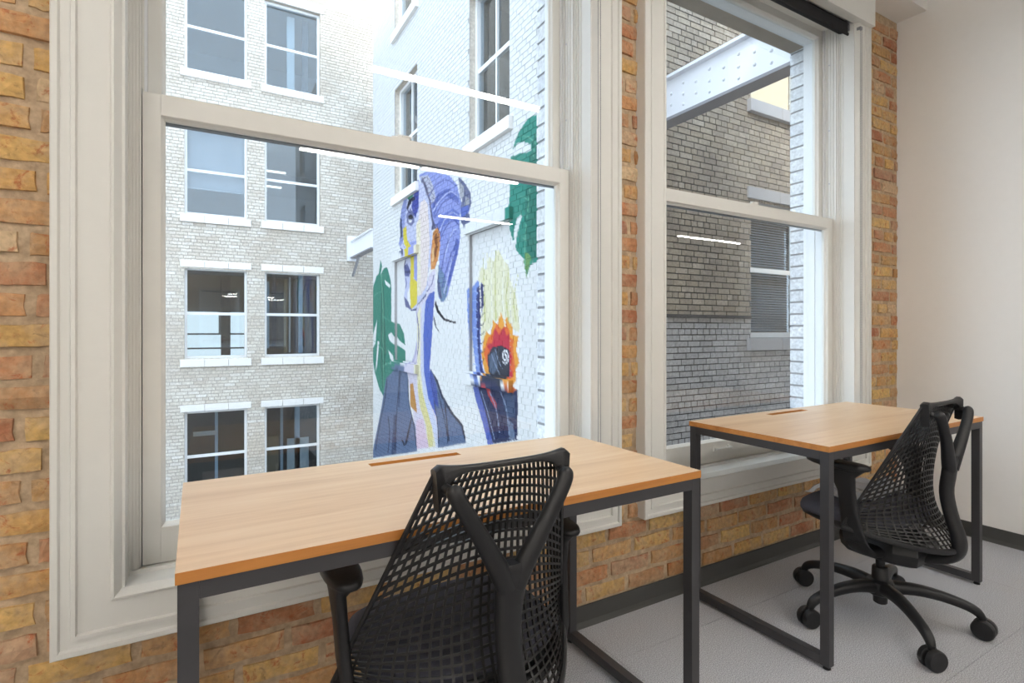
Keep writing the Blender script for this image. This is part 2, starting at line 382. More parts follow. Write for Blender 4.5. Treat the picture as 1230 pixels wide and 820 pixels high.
def room_window(name, ox, num):
    W = thing(name, None, None, (ox, 0, 0), kind='structure')
    x0, x1, z0, z1 = WX0, WX1, WZ0, WZ1
    for sd in 'LRBT': frame_side(CAS, x0, x1, z0, z1, sd).build('casing', 'white_trim', W)
    a, b = x0+.132, x1-.132       # inside of casing
    zb, zt = z0+.132, z1-.132
    for sgn, xa in ((1, a), (-1, b)):
        m = MB()
        def jb(w0, w1, ya, yb):
            xs = sorted((xa-sgn*.01, xa+sgn*w1)); m.box(xs[0], xs[1], ya, yb, zb-.01, zt+.02)
        jb(0, .006, 1.592, 1.650); jb(0, .009, 1.650, 1.662); jb(0, .014, 1.662, 1.670); jb(0, .020, 1.670, 1.678); jb(0, .026, 1.678, 1.692)
        jb(0, .030, 1.692, 1.735)
        m.build('jamb', 'white_trim', W)
        m2 = MB(); xs = sorted((xa-sgn*.01, xa+sgn*.040)); m2.box(xs[0], xs[1], 1.738, 1.747, zb, zt+.02)
        xs = sorted((xa-sgn*.01, xa+sgn*.031)); m2.box(xs[0], xs[1], 1.735, 1.795, zb, zt+.02)
        xs = sorted((xa-sgn*.01, xa+sgn*.036)); m2.box(xs[0], xs[1], 1.795, 1.86, zb, zt+.02)
        m2.build('outer_jamb', 'ext_white', W)
        # metal sash track in the upper opening, screw heads
        xs = sorted((xa+sgn*.0305, xa+sgn*.034)); t = MB().box(xs[0], xs[1], 1.705, 1.708, 1.76, zt-.03); t.box(xs[0], xs[1], 1.722, 1.725, 1.76, zt-.03); t.build('sash_track', 'white_sash', W)
        for zz in (1.95, 2.25, 2.62):
            MB().tube([(xa+sgn*.029, 1.7135, zz), (xa+sgn*.032, 1.7135, zz)], .004, 8).build('screw', 'chrome', W)
    # head and sill
    h = MB().box(a-.01, b+.01, 1.592, 1.692, zt-.004, zt+.03).box(a, b, 1.662, 1.692, zt-.03, zt).box(a, b, 1.692, 1.80, zt-.012, zt+.03); h.build('head_jamb', 'white_trim', W)
    MB().box(a+.02, b-.02, 1.80, 1.86, zt-.045, zt+.02).build('outer_head', 'ext_white', W)
    st = MB()
    st.rings([[(xx, y, z) for y, z in ((1.592, zb-.03), (1.592, zb), (1.655, zb+.002), (1.660, zb+.010), (1.668, zb+.010), (1.672, zb+.004), (1.70, zb+.004), (1.70, zb-.03))] for xx in (a-.005, b+.005)])
    st.build('stool', 'white_trim', W)
    es = MB(); es.rings([[(xx, y, z) for y, z in ((1.70, zb-.05), (1.70, zb+.004), (1.86, zb-.006), (1.99, zb-.03), (1.99, zb-.07))] for xx in (a-.004, b+.004)]); es.build('outer_sill', 'ext_white', W)
    # sashes
    def sash(nm, sx0, sx1, sz0, sz1, y0, y1, stile, top, bot, yg):
        sh = bpy.data.objects.new(nm, None); COL.objects.link(sh); sh.parent = W
        gx0, gx1, gz0, gz1 = sx0+stile, sx1-stile, sz0+bot, sz1-top
        be = .007
        def piece(nme, pts_out, pts_in):
            # front face, bevel to glass, back
            m = MB()
            (ax, az), (bx_, bz) = pts_out; (cx_, cz), (dx, dz) = pts_in
            ux = 1 if cx_ > ax else -1
            rA = [(ax, y1, az), (ax, y0, az), (cx_[0] if isinstance(cx_, tuple) else cx_, y0, cz), (cx_, y1, cz)]
            rB = [(bx_, y1, bz), (bx_, y0, bz), (dx, y0, dz), (dx, y1, dz)]
            m.rings([rA, rB]); return m.build(nme, 'white_sash', sh)
        bx('stile', 'white_sash', sh, sx0, gx0-be, y0, y1, sz0, sz1, bevel=.002); bx('stile', 'white_sash', sh, gx1+be, sx1, y0, y1, sz0, sz1, bevel=.002)
        bx('bottom_rail', 'white_sash', sh, gx0-be, gx1+be, y0, y1, sz0, gz0-be); bx('top_rail', 'white_sash', sh, gx0-be, gx1+be, y0, y1, gz1+be, sz1)
        gb = [(0, y0+.001), (0, y1-.004), (be, y1-.004), (be, yg), (.0045, yg-.001)]
        for sd in 'LRBT':
            frame_side([(0, y1-.004), (0, y0+.0005), (be*.35, y0+.004), (be*.45, y0+.010), (be+.002, yg-.003), (be+.002, yg+.004), (be, y1-.004)], gx0-be, gx1+be, gz0-be, gz1+be, sd).build('glazing_bead', 'white_sash', sh)
        bx('glass_pane', 'glass', sh, gx0-.002, gx1+.002, yg-.002, yg+.002, gz0-.002, gz1+.002)
        return sh
    ls = sash('lower_sash', a+.032, b-.032, zb+.006, 1.749, 1.695, 1.733, .048, .062, .100, 1.717)
    us = sash('upper_sash', a+.032, b-.032, 1.700, zt-.012, 1.749, 1.787, .046, .046, .046, 1.770)
    bx('weatherstrip', 'weather', ls, a+.05, b-.05, 1.728, 1.748, 1.683, 1.694)
    # lift handles and sash lock
    for lx in ((.30, .98) if True else ()):
        lf = MB(); lf.tube([(lx-.05, 1.695, .566), (lx-.046, 1.672, .566), (lx-.03, 1.666, .568), (lx+.03, 1.666, .568), (lx+.046, 1.672, .566), (lx+.05, 1.695, .566)], [.006, .006, .005, .005, .006, .006], 8)
        lf.tube([(lx-.05, 1.6955, .555), (lx-.05, 1.6955, .577)], .010, 8); lf.tube([(lx+.05, 1.6955, .555), (lx+.05, 1.6955, .577)], .010, 8)
        autosmooth(lf.build('lift_handle', 'white_sash', ls))
    lk = MB().box(.53, .59, 1.70, 1.73, 1.749, 1.757); lk.tube([(.56, 1.715, 1.755), (.56, 1.715, 1.766)], .012, 10); lk.box(.556, .60, 1.708, 1.722, 1.760, 1.768); lk.build('sash_lock', 'white_sash', ls, bevel=.0015)
    # fascia above
    bx('fascia', 'white_trim', W, x0-.002, x1+.002, 1.553, 1.600, 2.808, 2.9715, bevel=.002)
    # white painted brick reveal outside
    for sgn, xr in ((1, x0+.14), (-1, x1-.14)):
        zz = .44; k = 0
        while zz < 2.83:
            hh = min(.069, 2.84-zz); xs = sorted((xr-sgn*.016, xr+sgn*.006))
            if k % 2: segs = ((1.868, 1.957),)
            else: segs = ((1.868, 1.957),)
            for (ya, yb) in segs:
                rv = MB().box(xs[0], xs[1], ya, yb, zz, zz+hh-.009).build('reveal_brick', 'reveal_brick', W)
                rv.data.materials.clear(); rv.data.materials.append(M['reveal_brick'])
            zz += .0714*1.0; k += 1
        xs = sorted((xr-sgn*.0195, xr+sgn*.001)); bx('reveal_mortar', 'reveal_mortar', W, xs[0], xs[1], 1.862, 1.9565, .44, 2.84)
    lt = MB().box(x0+.13, x1-.13, 1.86, 1.957, 2.80, 2.85).build('stone_lintel', 'lintel', W)
    return W
room_window('window_1', 0, 1); room_window('window_2', OFF, 2)

# ------------------------------------------------------------------ roller shades and bead chains
def roller(ox, label):
    T = thing('roller_shade', label, 'shade', (ox, 1.645, 2.80))
    xa, xb = WX0+.150, WX1-.150
    m = MB(); m.tube([(xa+.01, 0, 0), (xb-.01, 0, 0)], .032, 20); autosmooth(m.build('roll', 'shade', T))
    m = MB().box(xa+.012, xb-.012, -.0325, -.031, -.050, .0); m.build('shade_cloth', 'shade', T)
    m = MB().tube([(xa+.012, -.032, -.052), (xb-.012, -.032, -.052)], (.006, .009), 10); autosmooth(m.build('hem_bar', 'shade', T))
    for xx in (xa+.003, xb-.003): MB().box(xx-.003, xx+.003, -.035, .012, -.03, .04).build('bracket', 'chrome', T)
    # bead chain in front of the right casing
    m = MB(); c0 = 1.283; bead = []
    zz = -.04; y = -.078
    tb = [(math.cos(q), math.sin(q)) for q in (0, 2.094, 4.188)]
    while zz > -2.30:
        for xx in (c0-.006, c0+.006):
            p = (xx, y, zz); r = .0027
            m.add([(p[0], p[1], p[2]+r)]+[(p[0]+r*ca, p[1]+r*sa, p[2]) for ca, sa in ((1, 0), (0, 1), (-1, 0), (0, -1))]+[(p[0], p[1], p[2]-r)],
                  [(0, 1, 2), (0, 2, 3), (0, 3, 4), (0, 4, 1), (5, 2, 1), (5, 3, 2), (5, 4, 3), (5, 1, 4)])
        zz -= .0068
    m.tube([(c0-.006, y, -.03), (c0-.006, y, -2.30), (c0, y, -2.308), (c0+.006, y, -2.30), (c0+.006, y, -.03)], .0007, 5)
    m.box(c0-.010, c0+.010, y-.002, -.03, -.035, -.02)
    m.build('bead_chain', 'chain', T)
    return T
roller(0, 'black roller shade and bead chain at the wide window with the mural view')
roller(OFF, 'black roller shade and bead chain at the window beside the painted wall')

# ------------------------------------------------------------------ buildings outside
Y_FAR, X_MUR, Y_FACE = 13.4, 3.15, 4.40
YM0, YM1 = Y_FACE, 11.45      # mural wall from front corner to rear corner
def field(u0, u1, v0, v1, holes, bl=.205, jt=.010, co=.0714, cuts=()):
    out = []; v = v0; r = 0
    while v < v1:
        hdr = (r % 6 == 5); b = bl*.475 if hdr else bl; u = u0-((r % 2)*(bl+jt)/2)-.03*(r % 3)
        while u < u1:
            a, c = max(u, u0), min(u+b, u1); segs = [(a, c)]
            for (h0, h1, k0, k1) in holes:
                if k0 < v+co*.5 < k1:
                    ns = []
                    for (p, q) in segs:
                        if q <= h0 or p >= h1: ns.append((p, q)); continue
                        if p < h0: ns.append((p, h0))
                        if q > h1: ns.append((h1, q))
                    segs = ns
            for (h0, h1, k0, k1) in cuts:
                if k0 < v+co*.5 < k1:
                    for e_ in (h0, h1): segs = [t for (p, q) in segs for t in (((p, e_), (e_, q)) if p < e_ < q else ((p, q),))]
            for (p, q) in segs:
                if q-p > .02: out.append((p, q, v+jt/2, v+co-jt/2))
            u += b+jt
        v += co; r += 1
    return out
def dwindow(parent, axis, u0, u1, z0, z1, plane, depth, mull=False, sill=None, lintel=None, rail=.5, glassm='far_glass', sillm='stone', out=-1, fr=.05, fmat='wframe'):
    """double-hung window set into a facade; axis 'Y' = wall of constant Y, 'X' = wall of constant X; out = direction of the street side"""
    wn = bpy.data.objects.new('window', None); COL.objects.link(wn); wn.parent = parent
    def B(nm, mat, a0, a1, d0, d1, c0, c1, bevel=0):
        # d measured from facade plane inward
        p0, p1 = sorted((plane-out*d0, plane-out*d1))
        if axis == 'Y': return bx(nm, mat, wn, a0, a1, p0, p1, c0, c1, bevel=bevel)
        return bx(nm, mat, wn, p0, p1, a0, a1, c0, c1, bevel=bevel)
    m = depth; zr = z0+(z1-z0)*rail
    B('frame', fmat, u0, u0+fr, m, m+.10, z0, z1); B('frame', fmat, u1-fr, u1, m, m+.10, z0, z1)
    B('frame', fmat, u0+fr, u1-fr, m, m+.10, z1-fr, z1); B('frame', fmat, u0+fr, u1-fr, m, m+.10, z0, z0+fr*1.4)
    B('meeting_rail', fmat, u0+fr, u1-fr, m+.02, m+.07, zr-.03, zr+.03)
    if mull: B('muntin', fmat, (u0+u1)/2-.015, (u0+u1)/2+.015, m+.025, m+.06, z0+fr, z1-fr)
    B('pane', glassm, u0+fr*.8, u1-fr*.8, m+.030, m+.036, z0+fr, zr); B('pane', glassm, u0+fr*.8, u1-fr*.8, m+.055, m+.061, zr, z1-fr)
    if sill:
        n = sill
        for i in range(n):
            w_ = (u1-u0+.16)/n; B('sill_stone', sillm, u0-.08+i*w_+.004, u0-.08+(i+1)*w_-.004, -.06, m+.02, z0-.16, z0-.004, .006)
    if lintel:
        n = lintel
        for i in range(n):
            w_ = (u1-u0+.16)/n; B('lintel_stone', sillm, u0-.08+i*w_+.004, u0-.08+(i+1)*w_-.004, -.025, m+.02, z1+.004, z1+.15, .006)
    return wn
# --- far cream facade
FB = thing('brick_office_building', 'cream brick building with rows of white sash windows across the light well', 'building', (0, 0, 0))
cols = [(onY(221.5, 400, Y_FAR)[0], onY(297, 400, Y_FAR)[0]), (onY(318, 400, Y_FAR)[0], onY(384.5, 400, Y_FAR)[0])]
cols = cols + [(cols[0][0]-2.55, cols[0][1]-2.55), (cols[1][0]-5.1-.45, cols[1][1]-5.1-.45)]
PITCH = 3.12; ZS = .50; WH = 1.99
fh = [(c0, c1, ZS+k*PITCH, ZS+k*PITCH+WH) for c0, c1 in cols for k in (-1, 0, 1, 2)]
slab(-9, 9, Y_FAR+.008, Y_FAR+.35, -9, 11, fh).build('mortar_wall', 'far_mortar', FB)
m = MB()
for (p, q, v0, v1) in field(-5.2, 4.6, -2.9, 8.9, [(h[0], h[1], h[2]-.0, h[3]) for h in fh], jt=.014):
    m.add([(p, Y_FAR, v0), (q, Y_FAR, v0), (q, Y_FAR, v1), (p, Y_FAR, v1), (p, Y_FAR+.012, v0), (q, Y_FAR+.012, v0), (q, Y_FAR+.012, v1), (p, Y_FAR+.012, v1)],
          [(0, 1, 2, 3), (0, 4, 5, 1), (1, 5, 6, 2), (2, 6, 7, 3), (3, 7, 4, 0)])
m.build('brickwork', 'far_brick', FB, kind='stuff')
for ci, (c0, c1) in enumerate(cols):
    for k in (-1, 0, 1, 2):
        z0 = ZS+k*PITCH
        dwindow(FB, 'Y', c0, c1, z0, z0+WH, Y_FAR, .10, sill=3, lintel=3, rail=.50)
# rooms behind
for k in (-1, 0, 1, 2):
    zf = ZS+k*PITCH-.75; zc = zf+2.95
    m = MB(); x0, x1, y0, y1 = -5.2, 3.2, Y_FAR+.35, Y_FAR+4.0
    m.add([(x0,y0,zf),(x1,y0,zf),(x1,y1,zf),(x0,y1,zf),(x0,y0,zc),(x1,y0,zc),(x1,y1,zc),(x0,y1,zc)], [(0,1,2,3),(7,6,5,4),(2,1,5,6),(3,2,6,7),(0,3,7,4)])
    m.build('room_interior', 'roomlight' if k >= 1 else 'room', FB)
cm = (cols[0][0]+cols[0][1])/2
# second row: pulled white shade at the left window, glowing strips added to brighten the right room
bx('window_shade', 'greystone', FB, cols[0][0]+.05, cols[0][1]-.05, Y_FAR+.26, Y_FAR+.27, ZS+PITCH+.62, ZS+PITCH+WH)
for xx, zz in ((cols[1][0]+.2, ZS+PITCH+1.55), (cols[1][0]+.1, ZS+PITCH+1.16)):
    bx('added_glow_strip', 'glow_far', FB, xx-.25, xx+.42, Y_FAR+1.4, Y_FAR+1.5, zz, zz+.03)
# first row: leaning panels
for xx, w_, mt in ((cols[1][0]+.52, .17, 'roomlight'), (cols[1][0]+.86, .14, 'room')):
    bx('curtain', mt, FB, xx, xx+w_, Y_FAR+.4, Y_FAR+.42, ZS+2*PITCH+.05, ZS+2*PITCH+WH-.05)
# third row left: bright back windows, bench rail, chair
zf = ZS-.0
for (xa, xb, za, zb2) in ((-.45, .35, .55, 1.15), (.65, 1.5, .55, 1.15), (-.45, 1.5, -.35, .5)):
    bx('lit_panel', 'litroom', FB, xa, xb, Y_FAR+3.9, Y_FAR+3.95, zf+za, zf+zb2)
bx('bench_rail', 'strip_dark', FB, -.6, 2.9, Y_FAR+.6, Y_FAR+.64, zf+.20, zf+.235)
bx('room_column', 'strip_dark', FB, .38, .60, Y_FAR+2.6, Y_FAR+2.8, zf-.6, zf+2.1)
rs_ = random.Random(5)
xx = cols[1][0]+.04; q = 0
while xx < cols[1][1]-.08:
    w_ = rs_.uniform(.04, .13); mt = ['strip_blue', 'strip_dark', 'room', 'strip_tan', 'roomlight', 'strip_dark'][q % 6]
    bx('curtain', mt, FB, xx, xx+w_, Y_FAR+.45+.05*(q % 3), Y_FAR+.47+.05*(q % 3), ZS+.05+rs_.uniform(0, .2), ZS+WH-rs_.uniform(0, .25)); xx += w_+rs_.uniform(0, .06); q += 1
# fourth row: pale poles and boxes
for (xa, xb, za, zb2, mt) in ((cols[0][0]+.58, cols[0][0]+.64, .0, 2.0, 'strip_blue'), (cols[0][0]+.15, cols[0][0]+.62, 1.35, 1.45, 'roomlight'), (cols[1][0]+.40, cols[1][0]+.46, .2, 2.0, 'strip_blue'), (cols[1][0]+.72, cols[1][0]+.84, .2, 2.0, 'strip_blue'), (cols[1][0]+.55, cols[1][0]+1.05, .1, 1.1, 'roomlight'), (cols[1][0]+.1, cols[1][0]+.36, .1, 1.2, 'strip_tan')):
    bx('stored_panel', mt, FB, xa, xb, Y_FAR+.6, Y_FAR+.64, ZS-PITCH+za, ZS-PITCH+zb2)

# --- mural building: mural side wall + grey brick front
MBD = thing('mural_building', 'brick building with painted woman and bird mural on its white side wall', 'building', (0, 0, 0))
wA = (onX(612, 300, X_MUR)[1], onX(563, 300, X_MUR)[1]); wB = (onX(501, 300, X_MUR)[1], onX(474, 300, X_MUR)[1])
mz = 3.66; MWH = 2.05
mh = [(wA[0], wA[1], mz, mz+MWH), (wB[0], wB[1], mz, mz+MWH), (wB[0], wB[1], mz+PITCH, mz+PITCH+MWH), (wA[0], wA[1], mz+PITCH, mz+PITCH+MWH)]
rec = [(wA[0], wA[1], mz-PITCH, mz-PITCH+1.9), (wB[0], wB[1], mz-PITCH, mz-PITCH+1.9)]     # bricked-up openings
# paint: polygons in photograph pixels, carried onto the wall plane
def P(*pts): return pts
WHITE = (212, 213, 214)
ART = [
 # left leaf
 ((52, 140, 122), P((457,312),(459,319),(457,330),(461,322),(465,321),(469,335),(470,345),(470,370),(470,386),(477,389),(482,400),(484,418),(484,438),(474,445),(466,455),(462,478),(456,468),(450,447),(447,425),(446,360),(448,345),(452,332),(455,328))),
 ((40, 116, 100), P((458,330),(461,345),(462,380),(464,420),(460,470),(457,440),(457,390))),
 (WHITE, P((466,402),(470,399),(477,409),(484,415),(484,421),(474,414),(468,409))),
 (WHITE, P((466,420),(472,427),(473,436),(469,431))), (WHITE, P((453.5,410),(455.5,410),(453,438),(451,446))), (WHITE, P((448,402),(453,384),(451,412),(447,420))),
 (WHITE, P((462,336),(469,342),(468,346),(463,341))),
 # bun, hair
 ((104, 112, 150), P((550,212),(558,219),(565,231),(566,245),(563,255),(565,266),(560,273),(554,268),(553,250),(556,235))),
 ((176, 178, 186), P((551,217),(557,224),(557,236),(553,240),(552,228))), ((168, 170, 180), P((559,236),(564,238),(563,247),(558,246))),
 ((96, 116, 196), P((553,249),(564,246),(564,254),(554,262))),
 ((150, 162, 226), P((503,210),(512,206),(525,207),(540,211),(549,222),(554,243),(552,265),(553,285),(550,305),(545,325),(541,341),(537,356),(532,363),(527,358),(525,345),(527,325),(528,300),(527,280),(522,272),(517,262),(513,240),(507,222))),
 ((196, 198, 216), P((504,212),(514,210),(520,222),(524,240),(519,244),(512,226))),
 ((96, 112, 188), P((519,246),(526,232),(538,226),(548,232),(552,244),(546,240),(536,236),(526,246),(521,262))),
 ((104, 122, 200), P((524,270),(532,258),(544,250),(552,256),(552,268),(543,262),(533,272),(528,286))),
 ((86, 104, 186), P((552,290),(549,306),(544,326),(540,341),(537,345),(539,325),(544,305),(548,285))),
 ((112, 140, 176), P((527,318),(534,330),(538,345),(535,360),(530,363),(526,352),(525,340))),
 ((86, 96, 140), P((526,330),(528,340),(531,358),(528,358),(525,345))),
 ((92, 96, 130), P((507,212),(512,222),(517,240),(520,262),(524,274),(519,276),(514,256),(510,236),(505,222))),
 # face
 ((206, 210, 240), P((499,216),(490,226),(485,240),(482,252),(480,268),(481,282),(479,293),(481,299),(484,304),(484,312),(482,322),(483,332),(484,345),(482,356),(484,368),(490,373),(497,370),(504,362),(511,354),(514,342),(514,328),(517,318),(519,290),(519,268),(515,240),(508,220))),
 ((150, 160, 214), P((485,240),(489,232),(488,250),(486,268),(484,290),(481,296),(479,293),(481,282),(480,268),(482,252))),
 ((70, 84, 120), P((480.5,262),(482.5,262),(483.5,284),(481,287))),
 ((62, 76, 170), P((497,220),(503,216),(503,248),(499,262),(496,256),(494,248),(497,236))),
 ((48, 140, 116), P((487,236),(489,228),(496,221),(497,230),(494,244),(491,240))),
 ((40, 46, 70), P((488,250),(491,240),(497,236),(499,239),(494,243),(490,252))),
 ((120, 126, 170), P((488,258),(493,250),(497,257),(498,266),(494,272),(489,268))), ((30, 34, 52), P((490,259),(494,257),(497,262),(494,263),(491,263))), ((246, 246, 250), P((491,264),(495,264),(494,267),(491,267))),
 ((166, 174, 234), P((489,292),(501,288),(501,340),(495,336),(490,318))),
 ((242, 228, 226), P((502,266),(505,243),(510,239),(514,246),(516,290),(514,328),(512,344),(506,354),(502,356),(502,320))), ((246, 238, 214), P((500,268),(505,262),(505,352),(500,356))),
 ((232, 214, 78), P((484,275),(488,271),(489,288),(494,296),(494,335),(500,340),(501,352),(500,362),(490,372),(489,345),(490,318),(489,300),(485,292))),
 ((246, 246, 248), P((486,352),(489,344),(490,372),(486,370))),
 ((64, 74, 110), P((481,297),(487,302),(487,306),(483,303))), ((96, 104, 160), P((482,320),(486,316),(490,326),(488,332),(483,331))), ((56, 64, 110), P((482.5,325),(489.5,325),(489.5,327.5),(482.5,327.5))),
 ((110, 116, 160), P((482,356),(486,360),(492,373),(484,368))), ((80, 84, 130), P((490,373),(498,369),(506,360),(512,352),(512,356),(505,365),(497,373))),
 # ear
 ((222, 150, 84), P((519,291),(520,279),(525,273),(528.5,277),(528.5,296),(526,312),(522,323),(517.5,324),(517,308))), ((140, 84, 50), P((521,285),(524,279),(526,284),(525,300),(523,312),(521,304),(523,295))), ((242, 196, 140), P((519,300),(521,296),(521,312),(518.5,318))),
 # neck and chest
 ((226, 220, 238), P((497,371),(505,363),(513,354),(515,330),(523,322),(522,358),(519,400),(516,445),(524,480),(529,536),(499,540),(497,500),(492,468),(489,441),(494,430),(498,410),(498,388))),
 ((190, 186, 220), P((496,372),(500,382),(500,412),(495,432),(490,442),(489,440),(494,428),(497.5,408),(497.5,388))),
 ((244, 238, 206), P((500,380),(505,366),(505,445),(508,468),(514,490),(521,515),(523,536),(514,538),(511,510),(504,488),(501,462))),
 ((86, 112, 200), P((511,362),(516,352),(522,350),(519,400),(516,444),(520,458),(527,490),(524,500),(514,478),(509,448),(508,400))), ((216, 222, 246), P((507,366),(511,362),(508.5,400),(509,446),(515,482),(526,512),(528,536),(524,538),(519,512),(509,482),(506,446))),
 ((206, 150, 82), P((492.5,461),(496,460),(500,486),(501,496),(493,488))),
 ((232, 222, 160), P((503,452),(506,466),(512,488),(519,513),(520,536),(515,537),(512,510),(505,490),(502,470))),
 ((232, 206, 226), P((500,505),(508,502),(515,537),(500,539))),
 # jacket
 ((104, 122, 156), P((479,437),(489,440),(490,455),(490.5,480),(494,497),(499,512),(501,542),(446,550),(452,520),(458,490),(462,465),(464,454),(470,448))), ((70, 84, 118), P((473,498),(477,498),(476,545),(470,546))), ((76, 92, 126), P((480,440),(482,440),(480,490),(478,488))),
 ((44, 52, 72), P((494,500),(495,502),(489,532),(485,536),(482,528),(484,528),(486,533))),
 ((104, 122, 156), P((517,442),(525,457),(531,475),(542,495),(555,511),(560,532),(526,538),(526,512),(521,478))), ((70, 90, 170), P((517,442),(524,462),(527,490),(522,484),(516,458))), ((50, 58, 80), P((519,446),(526,457),(532,475),(543,494),(556,510),(559.5,528),(558,528),(554,512),(541,496),(530,477),(524,459))),
 ((60, 68, 92), P((533,478),(534.5,478),(540,530),(538,530))),
 # hair wisps
 ((40, 44, 60), P((523,360),(527,372),(534,382),(545,386),(553,387),(545,388),(533,385),(525,375),(522,366))), ((60, 66, 90), P((521,378),(524,392),(530,402),(523,393),(520.5,382))),
 # bird
 ((250, 250, 252), P((560,350),(566,332),(576,312),(588,296),(598,290),(608,312),(618,338),(626,370),(626,440),(622,468),(604,470),(566,458),(559,400))),
 ((132, 160, 230), P((561,348),(569,337),(576,339),(577,360),(574,382),(573,412),(576,442),(580,458),(569,455),(564,412),(561,372))), ((48, 62, 128), P((569,346),(576,338),(577,360),(573,384),(572,412),(574,436),(578,455),(573,450),(569,410),(568,372))),
 ((242, 238, 206), P((570,336),(574,320),(580,324),(583,307),(589,314),(594,298),(600,310),(606,318),(613,336),(619,352),(623,376),(624,400),(612,392),(600,380),(588,388),(578,406),(574,412),(573,385),(578,360),(577,342))),
 ((248, 172, 66), P((574,426),(577,408),(580,398),(585,402),(588,384),(593,390),(597,374),(601,386),(606,378),(609,392),(615,386),(616,402),(623,404),(620,420),(624,436),(619,444),(620,458),(613,464),(600,458),(584,458),(578,446))),
 ((240, 112, 54), P((577,424),(582,406),(588,400),(592,388),(598,396),(604,388),(609,402),(617,408),(616,424),(619,440),(614,456),(604,452),(584,448))),
 ((206, 44, 74), P((580,414),(587,412),(590,394),(595,402),(601,392),(604,404),(610,396),(611,416),(615,428),(613,440),(617,452),(611,454),(604,430),(586,424))),
 ((44, 54, 72), P((581,428),(587,417),(598,415),(609,421),(611,438),(608,456),(606,466),(592,460),(584,454))), ((86, 104, 130), P((583,428),(590,422),(594,440),(588,452),(584,446))),
 ((40, 52, 92), P((568,464),(585,456),(610,464),(621,468),(622,490),(621,528),(588,534),(581,505),(573,482))), ((92, 110, 190), P((568,464),(574,464),(583,495),(592,533),(586,534),(579,505),(572,482))),
 ((196, 70, 74), P((583,462),(587,460),(590,474),(596,484),(597,492),(592,486),(586,474))), ((226, 120, 70), P((611,460),(620,468),(616,472),(610,468))),
 ((112, 130, 160), P((609,504),(616,508),(619,528),(612,528))), ((62, 84, 120), P((606,470),(619,474),(618,500),(610,502),(604,486))),
 # right leaf
 ((52, 148, 132), P((650,136),(640,139),(632,145),(624,157),(619,168),(614,185),(613,200),(612,240),(610,250),(611,272),(616,288),(618,290),(620,300),(624,306),(629,311),(632,334),(637,318),(650,312))),
 ((40, 124, 110), P((650,140),(642,160),(634,200),(630,250),(632,300),(638,312),(650,308),(650,240))),
 (WHITE, P((613,188),(616,179),(622,172),(630,170),(637,174),(638,180),(634,183),(624,184),(617,187))), (WHITE, P((617,291),(618,275),(621,263),(625,257),(627,260),(624,270),(621,281),(619.5,294))),
 ((110, 160, 96), P((629,300),(638,308),(636,318),(632,334),(629,314))),
]
def stroke(c, w0, w1, *pts):
    n = 14; q = [spl(pts, t) for t in np.linspace(0, 1, n)]; a = []; b = []
    for i, p in enumerate(q):
        t = q[min(i+1, n-1)]-q[max(i-1, 0)]; t = t/(np.linalg.norm(t)+1e-9); w_ = (w0+(w1-w0)*i/(n-1))/2
        a.append((p[0]-t[1]*w_, p[1]+t[0]*w_)); b.append((p[0]+t[1]*w_, p[1]-t[0]*w_))
    ART.append((c, tuple(a+b[::-1])))
HD, HL = (78, 92, 166), (196, 204, 246)
stroke(HD, 1.2, .6, (515,236),(524,222),(537,216),(548,224)); stroke(HD, 1.4, .6, (522,262),(530,246),(541,238),(551,246)); stroke(HD, 1.0, 1.4, (528,290),(535,274),(544,264),(551,270))
stroke(HL, 1.6, .8, (520,254),(529,240),(541,230),(550,236)); stroke(HL, 1.6, .8, (527,280),(534,264),(543,255),(551,260)); stroke(HL, 1.8, .8, (533,312),(539,290),(545,276),(550,276))
stroke(HD, 1.2, .8, (530,325),(535,300),(541,285),(548,278)); stroke(HD, 1.2, .8, (531,345),(536,325),(542,305),(549,290)); stroke(HL, 1.4, .6, (533,352),(538,332),(543,312),(547,300))
for k_ in range(6): stroke((120, 112, 140), 1.0, .5, (507+1.5*k_, 216+6*k_), (512+1.8*k_, 213+6*k_), (517+1.6*k_, 218+6*k_))
stroke((72, 78, 120), 1.0, .8, (519,276),(520,268),(525,272),(529,282)); stroke((110, 60, 36), .9, .6, (520,282),(525,277),(527,286),(525,300))
stroke((70, 78, 130), 1.2, .8, (488,250),(492,255),(497,256)); stroke((70, 78, 130), 1.0, .8, (481,298),(484,301),(487,300)); stroke((60, 66, 110), 1.2, 1.0, (484,312),(483,318),(484,323)); stroke((110, 112, 170), 1.2, .8, (484,334),(485,340),(484,346))
stroke((110, 108, 160), 1.2, .6, (500,372),(503,400),(501,428),(496,442)); stroke((92, 96, 160), 1.2, .6, (513,350),(519,340),(521,330))
JD = (48, 56, 82)
for p_ in (((465,455),(462,480),(456,510),(451,540)), ((480,440),(479,465),(476,500),(474,540)), ((490,455),(491,482),(497,510),(500,536)), ((526,470),(532,495),(536,515),(538,532)), ((521,480),(525,505),(527,534)), ((466,500),(468,520),(466,544))): stroke(JD, 1.0, .8, *p_)
for k_ in range(7): stroke((96, 108, 140), .8, .5, (466+k_*1.5, 462+k_*10), (474+k_*1.5, 465+k_*10), (482+k_*1.5, 468+k_*10))
LV = (116, 186, 160)
for p_ in (((458,330),(460,370),(460,420),(461,470)), ((460,380),(466,384),(470,386)), ((460,420),(452,412),(448,408)), ((460,440),(466,436),(474,438)), ((459,350),(453,352),(449,356))): stroke(LV, .8, .5, *p_)
for p_ in (((632,330),(630,300),(634,250),(640,190),(647,145)), ((632,290),(626,282),(622,278)), ((635,240),(625,236),(615,240)), ((637,215),(628,205),(618,206)), ((641,170),(634,164),(626,164))): stroke(LV, .9, .6, *p_)
